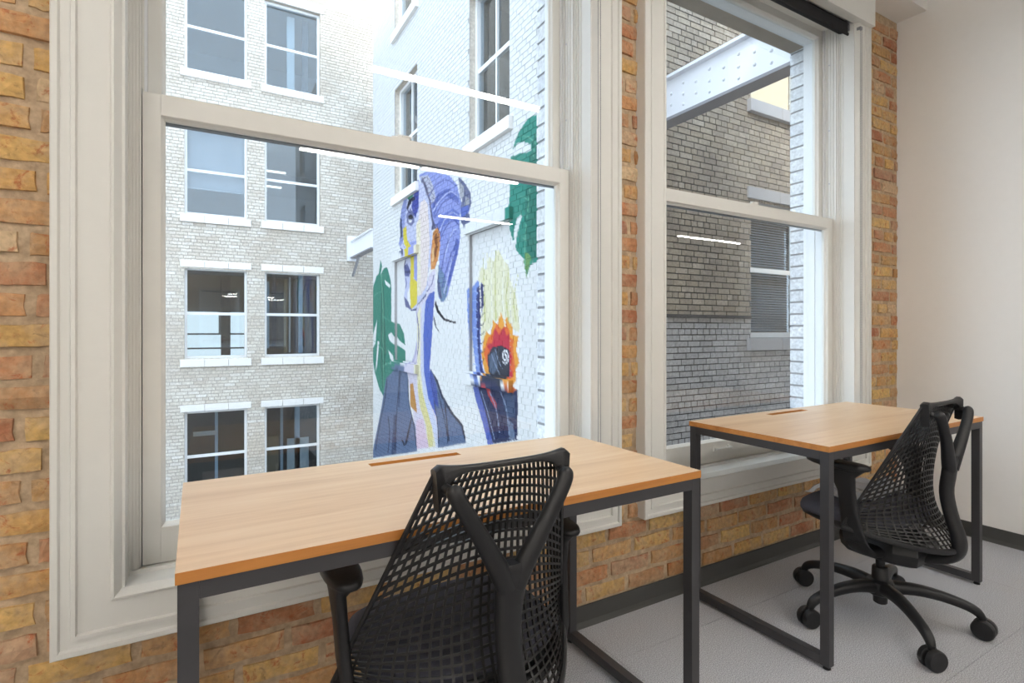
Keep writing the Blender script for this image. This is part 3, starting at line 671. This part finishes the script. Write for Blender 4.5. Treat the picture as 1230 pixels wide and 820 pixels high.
for k_ in range(11):    # feathers of the crest
    x_ = 574+4.4*k_; top_ = 330-34*math.sin(PI*min(1, (k_+1.5)/9)); stroke(((252, 250, 236), (214, 214, 150), (250, 246, 214))[k_ % 3], 1.8, .7, (x_+(2 if k_ > 5 else 0), 392-6*(k_ % 3)), (x_-1, (392+top_)/2), (x_-3+.7*k_, top_))
for k_ in range(9): stroke((176, 200, 244), 1.4, .5, (570, 352+11*k_), (566, 349+11*k_), (561, 352+11*k_))
for k_ in range(9): stroke((28, 38, 92), 1.6, .6, (571, 348+11*k_), (575, 346+11*k_), (578, 342+11*k_))
for p_ in (((586,424),(590,436),(596,450)), ((591,420),(594,432),(600,444)), ((588,470),(596,492),(600,520)), ((600,468),(608,490),(612,524)), ((578,470),(586,496),(594,528))): stroke((150, 168, 200), 1.0, .6, *p_)
LCOL = lin(WHITE)
ART = [(lin(c) if c == WHITE else tuple(.74*q for q in lin(c)), [onX(px, py, X_MUR)[1:] for px, py in pts]) for c, pts in ART]
ART = [(c, np.array(p), np.array(p).min(0), np.array(p).max(0)) for c, p in ART]
swirl_c = onX(602.5, 428, X_MUR)
def mural(yz):
    """colour of the painted wall at (Y,Z) rows"""
    yz = np.asarray(yz, float); out = np.tile(np.array(LCOL), (len(yz), 1))
    y, z = yz[:, 0], yz[:, 1]
    for c, p, lo, hi in ART:
        sel = np.where((y >= lo[0]) & (y <= hi[0]) & (z >= lo[1]) & (z <= hi[1]))[0]
        if len(sel):
            h = hit(y[sel], z[sel], p); out[sel[h]] = c
    dy, dz = (y-swirl_c[1])/.95, z-swirl_c[2]; rr = np.hypot(dy, dz); th = np.arctan2(dz, dy)
    spn = (rr < .098) & (rr > .012) & (((rr/.048 - th/(2*PI)) % 1.0) < .42)
    out[spn] = lin((236, 238, 244))
    return out
ylo = min(a[2][0] for a in ART)-.05; yhi = max(a[3][0] for a in ART)+.05; zlo = min(a[2][1] for a in ART); zhi = max(a[3][1] for a in ART)+.05
def recd(yc, zc):
    for (a, b, c, d) in rec:
        if a < yc < b and c < zc < d: return .05
    return 0
def mbrick(p, q, v0, v1, V, F):
    """append one brick of the painted wall (grid front)"""
    yc, zc = (p+q)/2, (v0+v1)/2
    inart = ylo < yc < yhi and zc < zhi
    nx = max(2, int(round((q-p)/.024))) if inart else 1; nz = 4 if inart else 1
    x = X_MUR+recd(yc, zc); o = len(V)
    for k in range(nz+1):
        for i in range(nx+1): V.append((x, p+(q-p)*i/nx, v0+(v1-v0)*k/nz))
    for k in range(nz):
        for i in range(nx): F.append((o+k*(nx+1)+i, o+(k+1)*(nx+1)+i, o+(k+1)*(nx+1)+i+1, o+k*(nx+1)+i+1))
    c = [o, o+nx, o+nz*(nx+1)+nx, o+nz*(nx+1)]; e = len(V)
    for s_ in c: V.append((x+.010, V[s_][1], V[s_][2]))
    for i in range(4): j = (i+1) % 4; F.append((c[i], c[j], e+j, e+i))
def colour_mesh(name, V, F):
    me = bpy.data.meshes.new(name); me.from_pydata(V, [], F); me.update()
    at = me.color_attributes.new('mural', 'FLOAT_COLOR', 'POINT')
    c = mural([(v[1], v[2]) for v in V]); at.data.foreach_set('color', np.hstack([c, np.ones((len(c), 1))]).astype(np.float32).ravel()); me.materials.append(M['mural'])
    return me
fl = field(YM0+.02, YM1, -3.0, 9.2, [(h[0], h[1], h[2], h[3]) for h in mh], jt=.009, cuts=rec)
def pxof(p):
    d = p[0]*_s+p[1]*_c; return (CX+FPX*(p[0]*_c-p[1]*_s)/d, HOR-FPX*(p[2]-CAMZ)/d, d)
inview = []
for i, (p, q, v0, v1) in enumerate(fl):
    x_, y_, d_ = pxof((X_MUR, (p+q)/2, (v0+v1)/2))
    if 450 < x_ < 646 and -5 < y_ < 560-.11*(x_-450): inview.append((d_, i))
big = {i for _, i in sorted(inview)[:300]}
V, F = [], []
for i, (p, q, v0, v1) in enumerate(fl):
    if i in big:
        v, f = [], []; mbrick(p, q, v0, v1, v, f); link('brick', colour_mesh('brick', v, f), None, MBD)
    else: mbrick(p, q, v0, v1, V, F)
link('painted_brickwork', colour_mesh('painted_brickwork', V, F), None, MBD, 'stuff')
# painted mortar bed behind the bricks (grid, same paint)
V, F = [], []
ys = np.linspace(YM0+.02, YM1, 236); zs = np.linspace(-3, 9.2, 360)
idx = {}
for k, z_ in enumerate(zs):
    for i, y_ in enumerate(ys): V.append((X_MUR+.006, y_, z_))
n_ = len(ys)
inh = lambda y_, z_: any(a < y_ < b and c < z_ < d for a, b, c, d in mh+rec)
for k in range(len(zs)-1):
    for i in range(n_-1):
        if not inh((ys[i]+ys[i+1])/2, (zs[k]+zs[k+1])/2): F.append((k*n_+i, (k+1)*n_+i, (k+1)*n_+i+1, k*n_+i+1))
mme = colour_mesh('mortar_bed', V, F)
link('mortar_bed', mme, None, MBD)
for (a, b, c, d) in rec:
    V, F = [], []; na, nb = 40, 70
    for k in range(nb+1):
        for i in range(na+1): V.append((X_MUR+.054, a-.01+(b-a+.02)*i/na, c+(d-c)*k/nb))
    for k in range(nb):
        for i in range(na): F.append((k*(na+1)+i, (k+1)*(na+1)+i, (k+1)*(na+1)+i+1, k*(na+1)+i+1))
    link('bricked_up_panel', colour_mesh('bricked_up_panel', V, F), None, MBD)
    for (ya, yb) in ((a-.02, a), (b, b+.02)): bx('recess_edge', 'greystone', MBD, X_MUR+.004, X_MUR+.09, ya, yb, c, d)
# body of the building
m = slab(YM0, YM1, X_MUR+.03, X_MUR+.34, -9, 17, mh); m.v = [(v[1], v[0], v[2]) for v in m.v]; 
cut = []
m = MB()
ysx = sorted({YM0, YM1, *[h[0] for h in mh], *[h[1] for h in mh]})
for i in range(len(ysx)-1):
    y0, y1 = ysx[i], ysx[i+1]; mid = (y0+y1)/2; cur = -9
    for h in sorted([h for h in mh if h[0] < mid < h[1]], key=lambda h: h[2]): m.box(X_MUR+.10, X_MUR+.34, y0, y1, cur, h[2]); cur = h[3]
    m.box(X_MUR+.10, X_MUR+.34, y0, y1, cur, 9.2)
m.build('side_wall', 'grey_mortar', MBD)
# reveals of the openings in the mural wall: tan brick returns
for (a, b, c, d) in mh:
    bx('reveal', 'far_brick', MBD, X_MUR+.006, X_MUR+.16, b, b+.02, c, d); bx('reveal', 'far_brick', MBD, X_MUR+.006, X_MUR+.16, a-.02, a, c, d); bx('reveal', 'far_brick', MBD, X_MUR+.006, X_MUR+.16, a, b, d, d+.02)
ROOMS = []
for (a, b, c, d) in mh:
    dwindow(MBD, 'X', a, b, c, d, X_MUR, .10, mull=True, sill=3, rail=.5, out=-1, fr=.06)
    ROOMS.append((X_MUR+.345, X_MUR+2.6, a-.5, b+.6, c-.7, d+.4))
for (a, b, c, d) in rec:
    for i in range(3):
        w_ = (b-a+.16)/3
        for (z0_, z1_, pr_) in ((c-.15, c-.004, .06), (d+.004, d+.14, .05)):
            q = a-.08+i*w_
            V = []; F = []; nseg = 10
            for k in range(3):
                for j in range(nseg+1): V.append((X_MUR-pr_, q+.003+(w_-.006)*j/nseg, z0_+(z1_-z0_)*k/2))
            for k in range(2):
                for j in range(nseg): F.append((k*(nseg+1)+j, (k+1)*(nseg+1)+j, (k+1)*(nseg+1)+j+1, k*(nseg+1)+j+1))
            cs_ = [0, nseg, 2*(nseg+1)+nseg, 2*(nseg+1)]; e = len(V)
            for s_ in cs_: V.append((X_MUR+.05, V[s_][1], V[s_][2]))
            for t_ in range(4): F.append((cs_[t_], cs_[(t_+1) % 4], e+(t_+1) % 4, e+t_))
            link('sill_stone' if pr_ > .055 else 'lintel_stone', colour_mesh('painted_stone', V, F), None, MBD)
# front of grey brick, seen through the second window
gx0 = onY(902, 300, Y_FACE)[0]
gz = lambda py, px=925: onY(px, py, Y_FACE)[2]
gh = [(gx0, gx0+1.15, gz(400)-.06, gz(243)), (gx0, gx0+1.15, gz(128), gz(128)+2.0)]
slab(X_MUR+.02, 14, Y_FACE+.010, Y_FACE+.34, -9, 9.2, gh).build('front_wall', 'grey_mortar', MBD)
ff = field(X_MUR, 8.3, -1.0, 6.6, gh, bl=.200, jt=.011)
iv = []
for i, (p, q, v0, v1) in enumerate(ff):
    x_, y_, d_ = pxof(((p+q)/2, Y_FACE, (v0+v1)/2))
    if 806 < x_ < 952 and 0 < y_ < 545: iv.append((d_, i))
big = {i for _, i in sorted(iv)[:300]}
m1 = MB(); m2 = MB(); gm = {}; zsc = gz(380, 850)
for i, (p, q, v0, v1) in enumerate(ff):
    low = v1 < zsc; m = m2 if low else m1
    if i in big:
        k = (round(q-p, 3), low)
        if k not in gm: gm[k] = brick_mesh('brick', q-p, v1-v0, .02, 2, 1, .001, i); gm[k].materials.append(M['pale_brick' if low else 'grey_brick'])
        o = bpy.data.objects.new('brick', gm[k]); COL.objects.link(o); o.parent = MBD; o.location = ((p+q)/2, Y_FACE-.001, (v0+v1)/2)
    else:
        m.add([(p, Y_FACE, v0), (q, Y_FACE, v0), (q, Y_FACE, v1), (p, Y_FACE, v1), (p, Y_FACE+.012, v0), (q, Y_FACE+.012, v0), (q, Y_FACE+.012, v1), (p, Y_FACE+.012, v1)],
              [(0, 1, 2, 3), (0, 4, 5, 1), (1, 5, 6, 2), (2, 6, 7, 3), (3, 7, 4, 0)])
m1.build('grey_brickwork', 'grey_brick_i', MBD, kind='stuff'); m2.build('pale_brickwork', 'pale_brick_i', MBD, kind='stuff')
bx('string_course', 'grey_mortar', MBD, X_MUR, gx0-.01, Y_FACE-.018, Y_FACE+.01, gz(382, 850), gz(378, 850))  # string course, its shadow line put into the dark colour
wn = dwindow(MBD, 'Y', gh[0][0], gh[0][1], gh[0][2], gh[0][3], Y_FACE, .08, sill=2, lintel=2, rail=.50, sillm='greystone')
zz = gh[0][2]+.09; 
while zz < gh[0][3]-.06:
    s_ = MB(); s_.rings([[(x_, Y_FACE+.20, zz), (x_, Y_FACE+.235, zz+.026), (x_, Y_FACE+.237, zz+.024), (x_, Y_FACE+.202, zz-.002)] for x_ in (gh[0][0]+.06, gh[0][1]-.06)])
    o = s_.build('blind_slat', 'blind', wn); zz += .034
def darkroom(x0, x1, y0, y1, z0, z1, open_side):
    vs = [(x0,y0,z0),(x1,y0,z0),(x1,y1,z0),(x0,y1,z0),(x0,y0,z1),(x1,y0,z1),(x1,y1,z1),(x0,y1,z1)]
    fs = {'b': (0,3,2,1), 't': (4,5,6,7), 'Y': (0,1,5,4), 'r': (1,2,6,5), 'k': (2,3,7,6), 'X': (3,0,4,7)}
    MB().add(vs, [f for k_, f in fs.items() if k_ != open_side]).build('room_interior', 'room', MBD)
darkroom(gh[0][0]-.6, gh[0][1]+2.0, Y_FACE+.345, Y_FACE+2.6, gh[0][2]-.7, gh[0][3]+.5, 'Y')
wn = dwindow(MBD, 'Y', gh[1][0], gh[1][1], gh[1][2], gh[1][3], Y_FACE, .08, sill=2, rail=.5, sillm='greystone', glassm='glass')
bx('pulled_shade', 'tan', wn, gh[1][0]+.04, gh[1][1]-.04, Y_FACE+.2, Y_FACE+.21, gh[1][2]+.03, gh[1][3]-.03)

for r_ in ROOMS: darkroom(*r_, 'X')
# --- steel girder with rivets
def girder(name, label, X0, y0, y1, zb, zt, w_, nriv, mside=-1):
    T = thing(name, label, 'girder', (X0, (y0+y1)/2, zb)); h = zt-zb; l = (y1-y0)/2; t = .03
    bx('web_plate', 'girder', T, 0, t, -l, l, t, h-t)
    bx('top_flange', 'girder', T, -w_*.55, w_, -l, l, h-t, h); bx('bottom_flange', 'girder_dark', T, -w_*.55, w_, -l, l, 0, t)
    me = None; k = 0
    yy = -l+.12
    while nriv and yy < l-.02:
        zs_ = (.12, .22, .33) if k % 2 else (.17, .28)
        for z_ in zs_:
            zq = z_/.45*h
            if me is None:
                m = MB(); m.rings([[(-d, .017*r*math.cos(2*PI*i/10), .017*r*math.sin(2*PI*i/10)) for i in range(10)] for r, d in ((1, 0), (.92, .006), (.6, .012), (.2, .0145))])
                o = m.build('rivet', 'girder', T, smooth=True); me = o.data
            else:
                o = bpy.data.objects.new('rivet', me); COL.objects.link(o); o.parent = T
            o.location = (0, yy, zq)
        yy += .165; k += 1
    return T
GX = 4.3
zb_ = onX(805, 147, GX)[2]; zt_ = onX(805, 93, GX)[2]
girder('steel_girder', 'white riveted steel girder bridging the light well outside the second window', GX, 1.96, Y_FACE-.002, zb_, zt_, .12, True)
fx = onY(421, 300, Y_FAR)[0]
G2 = girder('steel_girder', 'small white steel beam between the cream facade and the mural wall', fx+.02, YM1+.01, Y_FAR-.03, onY(421, 311, Y_FAR)[2], onY(421, 290, Y_FAR)[2], .10, False)
br = MB().box(-.12, .16, .86, .95, -.06, .55); br.build('end_plate', 'girder', G2)
st = MB(); st.tube([(.03, .35, .0), (.03, .94, -.42)], .035, 4); st.build('brace', 'girder_dark', G2)

# unseen block added so its top edge cuts the sunlight, ground below
MB().box(-46, -35, -27, -8.5, -9, 49.9).build('added_sun_blocker', 'far_mortar', kind='structure')
bx('alley_ground', 'conc', None, -60, 14, 1.99, 40, -9.2, -9.0, kind='structure')

# ------------------------------------------------------------------ pendant lamps of the office (some reflect in the panes, others are added to brighten the room)
def pendant(x0, x1, y, z, label):
    T = thing('linear_pendant_lamp', label, 'lamp', ((x0+x1)/2, y, z), group='linear pendant lamps under the ceiling'); l = (x1-x0)/2
    bx('housing', 'white_trim', T, -l, l, -.035, .035, .012, .075)
    bx('diffuser', 'led', T, -l+.005, l-.005, -.03, .03, 0, .012)
    for sx in (-l*.7, l*.7): MB().tube([(sx, 0, .075), (sx, 0, 3.3-z)], .0015, 5).build('cable', 'chrome', T)
    return T
for (x0, x1, y) in ((.905, 2.165, .224), (-1.75, -.49, .224), (.74, 1.86, -1.67), (1.9, 3.02, -1.67), (-2.6, -1.34, -1.67), (-1.9, -.7, -3.7), (2.9, 4.1, -3.67), (7.1, 9.0, -3.1), (-3.3, -2.0, .224), (-3.5, -2.2, -3.7), (3.8, 5.1, -1.67), (-1.9, -.6, -5.2), (-3.5, -2.2, -5.2), (5.6, 6.8, -.6)):  # those at negative X are unseen, added to brighten the room
    pendant(x0, x1, y, 2.75, 'white linear pendant lamp hanging on thin cables from the ceiling, reflected in the panes or added as fill light')

# ------------------------------------------------------------------ desks
def desk(loc, rz, label):
    T = thing('desk', label, 'desk', loc, rz, group='oak desks with steel frames'); Wd, Dp, H = 1.21, .58, .74
    t = .019; tb = .030
    sx0, sx1, sy0, sy1 = .450, .728, Dp-.080, Dp-.046
    m = MB(); xs = (0, sx0, sx1, Wd); ys = (0, sy0, sy1, Dp)
    for i in range(3):
        for j in range(3):
            if i == 1 and j == 1: continue
            o = len(m.v)
            for z in (H-t, H):
                pass
            m.add([(xs[i], ys[j], H), (xs[i+1], ys[j], H), (xs[i+1], ys[j+1], H), (xs[i], ys[j+1], H)], [(0, 1, 2, 3)])
            m.add([(xs[i], ys[j], H-t), (xs[i+1], ys[j], H-t), (xs[i+1], ys[j+1], H-t), (xs[i], ys[j+1], H-t)], [(3, 2, 1, 0)])
    top = m.build('desktop', 'oak', T)
    bm = bmesh.new(); bm.from_mesh(top.data); bmesh.ops.remove_doubles(bm, verts=bm.verts[:], dist=1e-5)
    be = [e for e in bm.edges if len(e.link_faces) == 1]
    be_top = [e for e in be if e.verts[0].co.z > H-.001]
    r = bmesh.ops.extrude_edge_only(bm, edges=be_top)
    for v in [g for g in r['geom'] if isinstance(g, bmesh.types.BMVert)]: v.co.z = H-t
    bmesh.ops.remove_doubles(bm, verts=bm.verts[:], dist=1e-5)
    bmesh.ops.recalc_face_normals(bm, faces=bm.faces[:])
    bm.to_mesh(top.data); bm.free(); top.data.materials.append(M['oak_edge'])
    for p in top.data.polygons:
        if abs(p.normal.z) < .5: p.material_index = 1
    bx('cable_slot', 'slot', T, sx0, sx1, sy0, sy1, H-t-.012, H-t+.004)
    z1 = H-t; ins = .003
    for (xa, ya) in ((ins, ins), (Wd-tb-ins, ins), (ins, Dp-tb-ins), (Wd-tb-ins, Dp-tb-ins)):
        bx('leg', 'steel', T, xa, xa+tb, ya, ya+tb, .012, z1, bevel=.0015)
        MB().tube([(xa+tb/2, ya+tb/2, 0), (xa+tb/2, ya+tb/2, .004), (xa+tb/2, ya+tb/2, .012)], [.012, .012, .006], 10).build('glide', 'foot', T)
    for ya in (ins, Dp-tb-ins): bx('apron_rail', 'steel', T, ins+tb, Wd-tb-ins, ya, ya+tb, z1-tb, z1, bevel=.0015)
    for xa in (ins, Wd-tb-ins):
        bx('side_rail', 'steel', T, xa, xa+tb, ins+tb, Dp-tb-ins, z1-tb, z1, bevel=.0015)
        bx('foot_rail', 'steel', T, xa, xa+tb, ins+tb, Dp-tb-ins, .012, .012+tb, bevel=.0015)
    return T
desk((-.040, .985, 0), R(.6), 'oak desk under the window with the mural view')
desk((1.770, .990, 0), R(.3), 'oak desk under the window next to the painted wall')

# ------------------------------------------------------------------ office chair
CEN = [(-.245, .350), (-.212, .395), (-.172, .450), (-.152, .525), (-.152, .61), (-.163, .70), (-.180, .785), (-.197, .852)]
def web(u, v):
    cy, cz = spl(CEN, v); e = v**2.1
    ex, ey, ez = .282+(.144-.282)*e, .005+(-.192-.005)*e, .412+(.858-.412)*e
    k = 1-abs(u)**2.1
    return np.array((ex*u, ey+(cy-ey)*k, ez+(cz-ez)*k))
def strand(m, pts, nrm, wd, th):
    rs = []
    for i, p in enumerate(pts):
        t = pts[min(i+1, len(pts)-1)]-pts[max(i-1, 0)]; ln = np.linalg.norm(t); t = t/(ln if ln > 1e-9 else 1)
        n = nrm[i]; s = np.cross(n, t); sl_ = np.linalg.norm(s); s = s/(sl_ if sl_ > 1e-9 else 1)
        rs.append([tuple(p+s*wd/2+n*th/2), tuple(p-s*wd/2+n*th/2), tuple(p-s*wd/2-n*th/2), tuple(p+s*wd/2-n*th/2)])
    m.rings(rs)
def wnorm(u, v):
    e = .01; a = web(min(u+e, 1), v)-web(max(u-e, -1), v); b = web(u, min(v+e, 1))-web(u, max(v-e, 0))
    n = np.cross(a, b); q = np.linalg.norm(n); return n/(q if q > 1e-9 else 1)
def make_chair(label):
    T = thing('office_chair', label, 'chair', group='black office chairs')
    # web
    m = MB(); NU, NV = 27, 29
    for i in range(1, NU):
        u = -1+2*i/NU; vs = np.linspace(0, 1, 34); strand(m, [web(u, v) for v in vs], [wnorm(u, v) for v in vs], .0052, .004)
    for j in range(1, NV):
        v = j/NV; us = np.linspace(-1, 1, 45)
        f = lambda u: min(1, max(0, v+.022*(1-abs(u))*math.sin(PI*v)))
        strand(m, [web(u, f(u)) for u in us], [wnorm(u, f(u)) for u in us], .0052 if v > .3 else .0042, .004)
    m.build('back_web', 'web', T)
    # rim: bottom edge and both sides
    m = MB(); m.tube([web(u, 0) for u in np.linspace(-1, 1, 31)], (.007, .010), 8); autosmooth(m.build('lower_rim', 'black', T))
    for s in (-1, 1):
        m = MB(); m.tube([web(s, v) for v in np.linspace(.0, 1, 16)], .0055, 8); autosmooth(m.build('side_rim', 'black', T))
    # hanger at the top
    rs = []
    for u in np.linspace(-1, 1, 33):
        a = abs(u); x = .150*u; zt = .868+.010*a**4-.010*a**40; zb = zt-(.013+.066*a**5.5); y = -.199-.004*(1-a*a); th = .007+.006*a**6
        rs.append([(x, y+th, zt-.004), (x, y+th*.5, zt), (x, y-th*.5, zt), (x, y-th, zt-.004), (x*(1-.04*a**9), y-th, zb+.003), (x*(1-.04*a**9), y, zb), (x*(1-.04*a**9), y+th, zb+.003)])
    m = MB(); m.rings(rs); autosmooth(m.build('back_hanger', 'black', T), 50)
    # Y tower
    col = [(0, -.10, .285), (0, -.17, .295), (0, -.228, .322), (0, -.248, .358), (0, -.243, .405), (0, -.225, .465), (0, -.211, .545), (0, -.218, .615), (0, -.224, .660), (0, -.225, .677)]
    cr = [(.030, .018), (.030, .018), (.030, .020), (.029, .021), (.028, .021), (.027, .020), (.027, .020), (.031, .020), (.036, .019), (.030, .014)]
    path = [spl(col, t) for t in np.linspace(0, 1, 34)]; rad = [tuple(spl(cr, t)) for t in np.linspace(0, 1, 34)]
    m = MB(); rs = []
    for i, p in enumerate(path):
        t = path[min(i+1, 33)]-path[max(i-1, 0)]; t = t/np.linalg.norm(t); a = np.array((1., 0, 0)); b = np.cross(t, a); b /= np.linalg.norm(b)
        rs.append([tuple(p+a*rad[i][0]*math.copysign(abs(math.cos(h))**.8, math.cos(h))+b*rad[i][1]*math.copysign(abs(math.sin(h))**.8, math.sin(h))) for h in [2*PI*k/16 for k in range(16)]])
    m.rings(rs); autosmooth(m.build('back_tower', 'black', T), 60)
    for s in (-1, 1):
        ap = [(s*.010, -.222, .630), (s*.028, -.226, .668), (s*.057, -.232, .718), (s*.090, -.236, .772), (s*.116, -.236, .815), (s*.124, -.232, .833), (s*.127, -.228, .842)]
        rr = [.021, .021, .0185, .0165, .016, .0155, .008]
        m = MB(); m.tube([spl(ap, t) for t in np.linspace(0, 1, 22)], [float(spl([(r,) for r in rr], t)[0]) for t in np.linspace(0, 1, 22)], 14, up=(0, -1, 0)); 
        arm = autosmooth(m.build('tower_arm', 'black', T), 60)
        m = MB(); m.tube([(s*.122, -.233, .828), (s*.129, -.213, .832), (s*.134, -.195, .836)], [.011, .010, .010], 10); autosmooth(m.build('pivot', 'black', arm), 60)
    # seat
    def ring(sc, z, off=0, n=40, p=3.2):
        out = []
        for k in range(n):
            th = 2*PI*k/n; cc, ss = math.cos(th), math.sin(th)
            out.append((.228*sc*math.copysign(abs(cc)**(2/p), cc), .058+off+.188*sc*math.copysign(abs(ss)**(2/p), ss), z))
        return out
    def sag(r, amt):    # front edge falls away
        return [(x, y, z-(amt*max(0, (y-.10)/.15)**2)) for x, y, z in r]
    m = MB(); m.rings([sag(ring(sc, z), .018) for sc, z in ((.96, .405), (1.0, .418), (1.0, .432), (.975, .446), (.90, .455), (.7, .459), (.4, .459), (.1, .459))]); seat = autosmooth(m.build('seat', 'fabric', T), 60)
    m = MB(); m.rings([sag(ring(sc, z, off), a) for sc, z, off, a in ((.38, .335, -.03, 0), (.62, .350, -.025, .004), (.86, .380, -.01, .012), (.965, .400, 0, .018), (.97, .407, 0, .018))]); autosmooth(m.build('seat_pan', 'black', T), 60)
    # arms
    for s in (-1, 1):
        sec = [((s*.12, -.02, .300), .024, .045), ((s*.19, -.024, .315), .020, .046), ((s*.240, -.026, .350), .016, .044), ((s*.258, -.020, .40), .014, .038), ((s*.266, -.014, .47), .013, .031), ((s*.270, -.006, .54), .013, .030), ((s*.274, .006, .595), .014, .044), ((s*.269, .014, .622), .024, .082)]
        rs = []
        for q, ((x, y, z), hx, hy) in enumerate(sec):
            tilt = (1-q/2) if q < 2 else 0; tilt = [1, .8, .45, .1, 0, 0, 0, 0][q]
            rr = []
            for k in range(16):
                th = 2*PI*k/16; cc, ss = math.cos(th), math.sin(th); a = hx*math.copysign(abs(cc)**.7, cc); b = hy*math.copysign(abs(ss)**.7, ss)
                rr.append((x+a*(1-tilt)*s, y+b, z+a*tilt))
            rs.append(rr)
        m = MB(); m.rings(rs); ap = autosmooth(m.build('arm_post', 'black', T), 60)
        rs = []
        for sc, z, fr in ((.80, .620, 0), (.97, .625, 0), (1.0, .632, 0), (.97, .640, 0), (.88, .643, 0), (.4, .644, 0)):
            rr = []
            for k in range(28):
                th = 2*PI*k/28; cc, ss = math.cos(th), math.sin(th)
                yy = .028+.112*sc*math.copysign(abs(ss)**.75, ss)
                xx = s*.266+.037*sc*math.copysign(abs(cc)**.8, cc)*(1-.30*max(0, (yy-.03)/.11))
                rr.append((xx, yy, z+.004*max(0, (yy-.05)/.09)))
            rs.append(rr)
        m = MB(); m.rings(rs); autosmooth(m.build('arm_pad', 'black', T), 60)
    # mechanism, column, base
    m = MB(); m.rings([[(x*sc, -.03+y*sc2, z) for x, y in ((-.09, -.13), (.09, -.13), (.12, -.06), (.12, .10), (.07, .15), (-.07, .15), (-.12, .10), (-.12, -.06))] for sc, sc2, z in ((.65, .7, .255), (.95, .95, .272), (1, 1, .31), (.9, .95, .345))]); m.build('tilt_mechanism', 'black', T, bevel=.004)
    m = MB(); m.tube([(0, 0, .062), (0, 0, .066), (0, 0, .14)], [.020, .024, .026], 20); m.tube([(0, 0, .13), (0, 0, .20), (0, 0, .205)], [.030, .028, .024], 20); m.tube([(0, 0, .205), (0, 0, .27)], .016, 18); autosmooth(m.build('gas_column', 'black', T), 40)
    base_ = MB(); base_.tube([(0, 0, .098), (0, 0, .104), (0, 0, .150), (0, 0, .156)], [.040, .046, .046, .038], 20); hub = autosmooth(base_.build('base_hub', 'black', T), 40)
    for k in range(5):
        a = R(14+72*k); ca, sa = math.cos(a), math.sin(a)
        prof = [(.030, .128, .024, .025), (.10, .136, .022, .022), (.18, .130, .0195, .019), (.255, .112, .017, .017), (.292, .095, .0155, .016), (.306, .078, .013, .0135), (.310, .062, .011, .011)]
        pts = [spl(prof, t) for t in np.linspace(0, 1, 18)]
        m = MB(); rs = []
        P3 = [np.array((p[0]*ca, p[0]*sa, p[1])) for p in pts]; side = np.array((-sa, ca, 0))
        for i, p in enumerate(P3):
            t = P3[min(i+1, 17)]-P3[max(i-1, 0)]; t /= np.linalg.norm(t); b = np.cross(side, t)
            rs.append([tuple(p+side*pts[i][2]*math.copysign(abs(math.cos(h))**.75, math.cos(h))+b*pts[i][3]*math.copysign(abs(math.sin(h))**.75, math.sin(h))) for h in [2*PI*q/14 for q in range(14)]])
        m.rings(rs); autosmooth(m.build('base_leg', 'black', T), 60)
        # twin-wheel caster
        yaw = a+[.9, -.5, 1.6, .25, 1.1][k]; cx_, cy_ = .314*ca, .314*sa; wx, wy = math.cos(yaw), math.sin(yaw)
        m = MB(); m.tube([(cx_, cy_, .078), (cx_, cy_, .050)], .009, 10); m.box(cx_-.012, cx_+.012, cy_-.012, cy_+.012, .045, .062); cst = m.build('caster', 'black', T)
        for sd in (-1, 1):
            c0 = Vector((cx_+wx*sd*.005, cy_+wy*sd*.005, .0355)); ax = Vector((wx*sd, wy*sd, 0))
            m = MB(); m.tube([c0, c0+ax*.002, c0+ax*.016, c0+ax*.021, c0+ax*.0225], [.033, .0355, .0355, .032, .012], 22); autosmooth(m.build('wheel', 'black', cst), 40)
    return T
c1 = make_chair('black web-backed office chair at the desk below the mural view')
c1.location = (.506, 1.110, 0); c1.rotation_euler = (0, 0, R(1.0))
c2 = dup(c1); c2.location = (2.280, 1.080, 0); c2.rotation_euler = (0, 0, R(2.2)); c2['label'] = 'black web-backed office chair with clear film on its seat, near the painted wall'

# crumpled clear film lying on the second chair's seat
def film():
    rnd = random.Random(11); V = []; F = []; nx, ny = 26, 22
    ph = [(rnd.uniform(-1, 1)*60, rnd.uniform(-1, 1)*60, rnd.uniform(0, 6)) for _ in range(7)]
    for j in range(ny+1):
        for i in range(nx+1):
            x = -.11+.38*i/nx; y = .0+.235*j/ny
            cr = sum(math.sin(a*x+b*y+c) for a, b, c in ph)/7
            z = .464+.085*cr*cr+.03*abs(cr)
            over = max(0, x-.235); 
            if over > 0: z = z-over*3.2; x = .235+.03+.25*over
            fy = max(0, y-.10); z -= .018*(fy/.15)**2
            V.append((x+.006*math.sin(37*y+i), y+.006*math.cos(41*x+j), z))
    for j in range(ny):
        for i in range(nx): a = j*(nx+1)+i; F.append((a, a+1, a+nx+2, a+nx+1))
    me = bpy.data.meshes.new('plastic_film'); me.from_pydata(V, [], F); me.update()
    o = link('plastic_film', me, 'film'); md = o.modifiers.new('thickness', 'SOLIDIFY'); md.thickness = .0012
    o.location = (2.280, 1.080, 0); o.rotation_euler = (0, 0, R(2.2))
    return tag(o, 'crumpled clear plastic film on the seat of the chair near the painted wall', 'plastic film')
film()
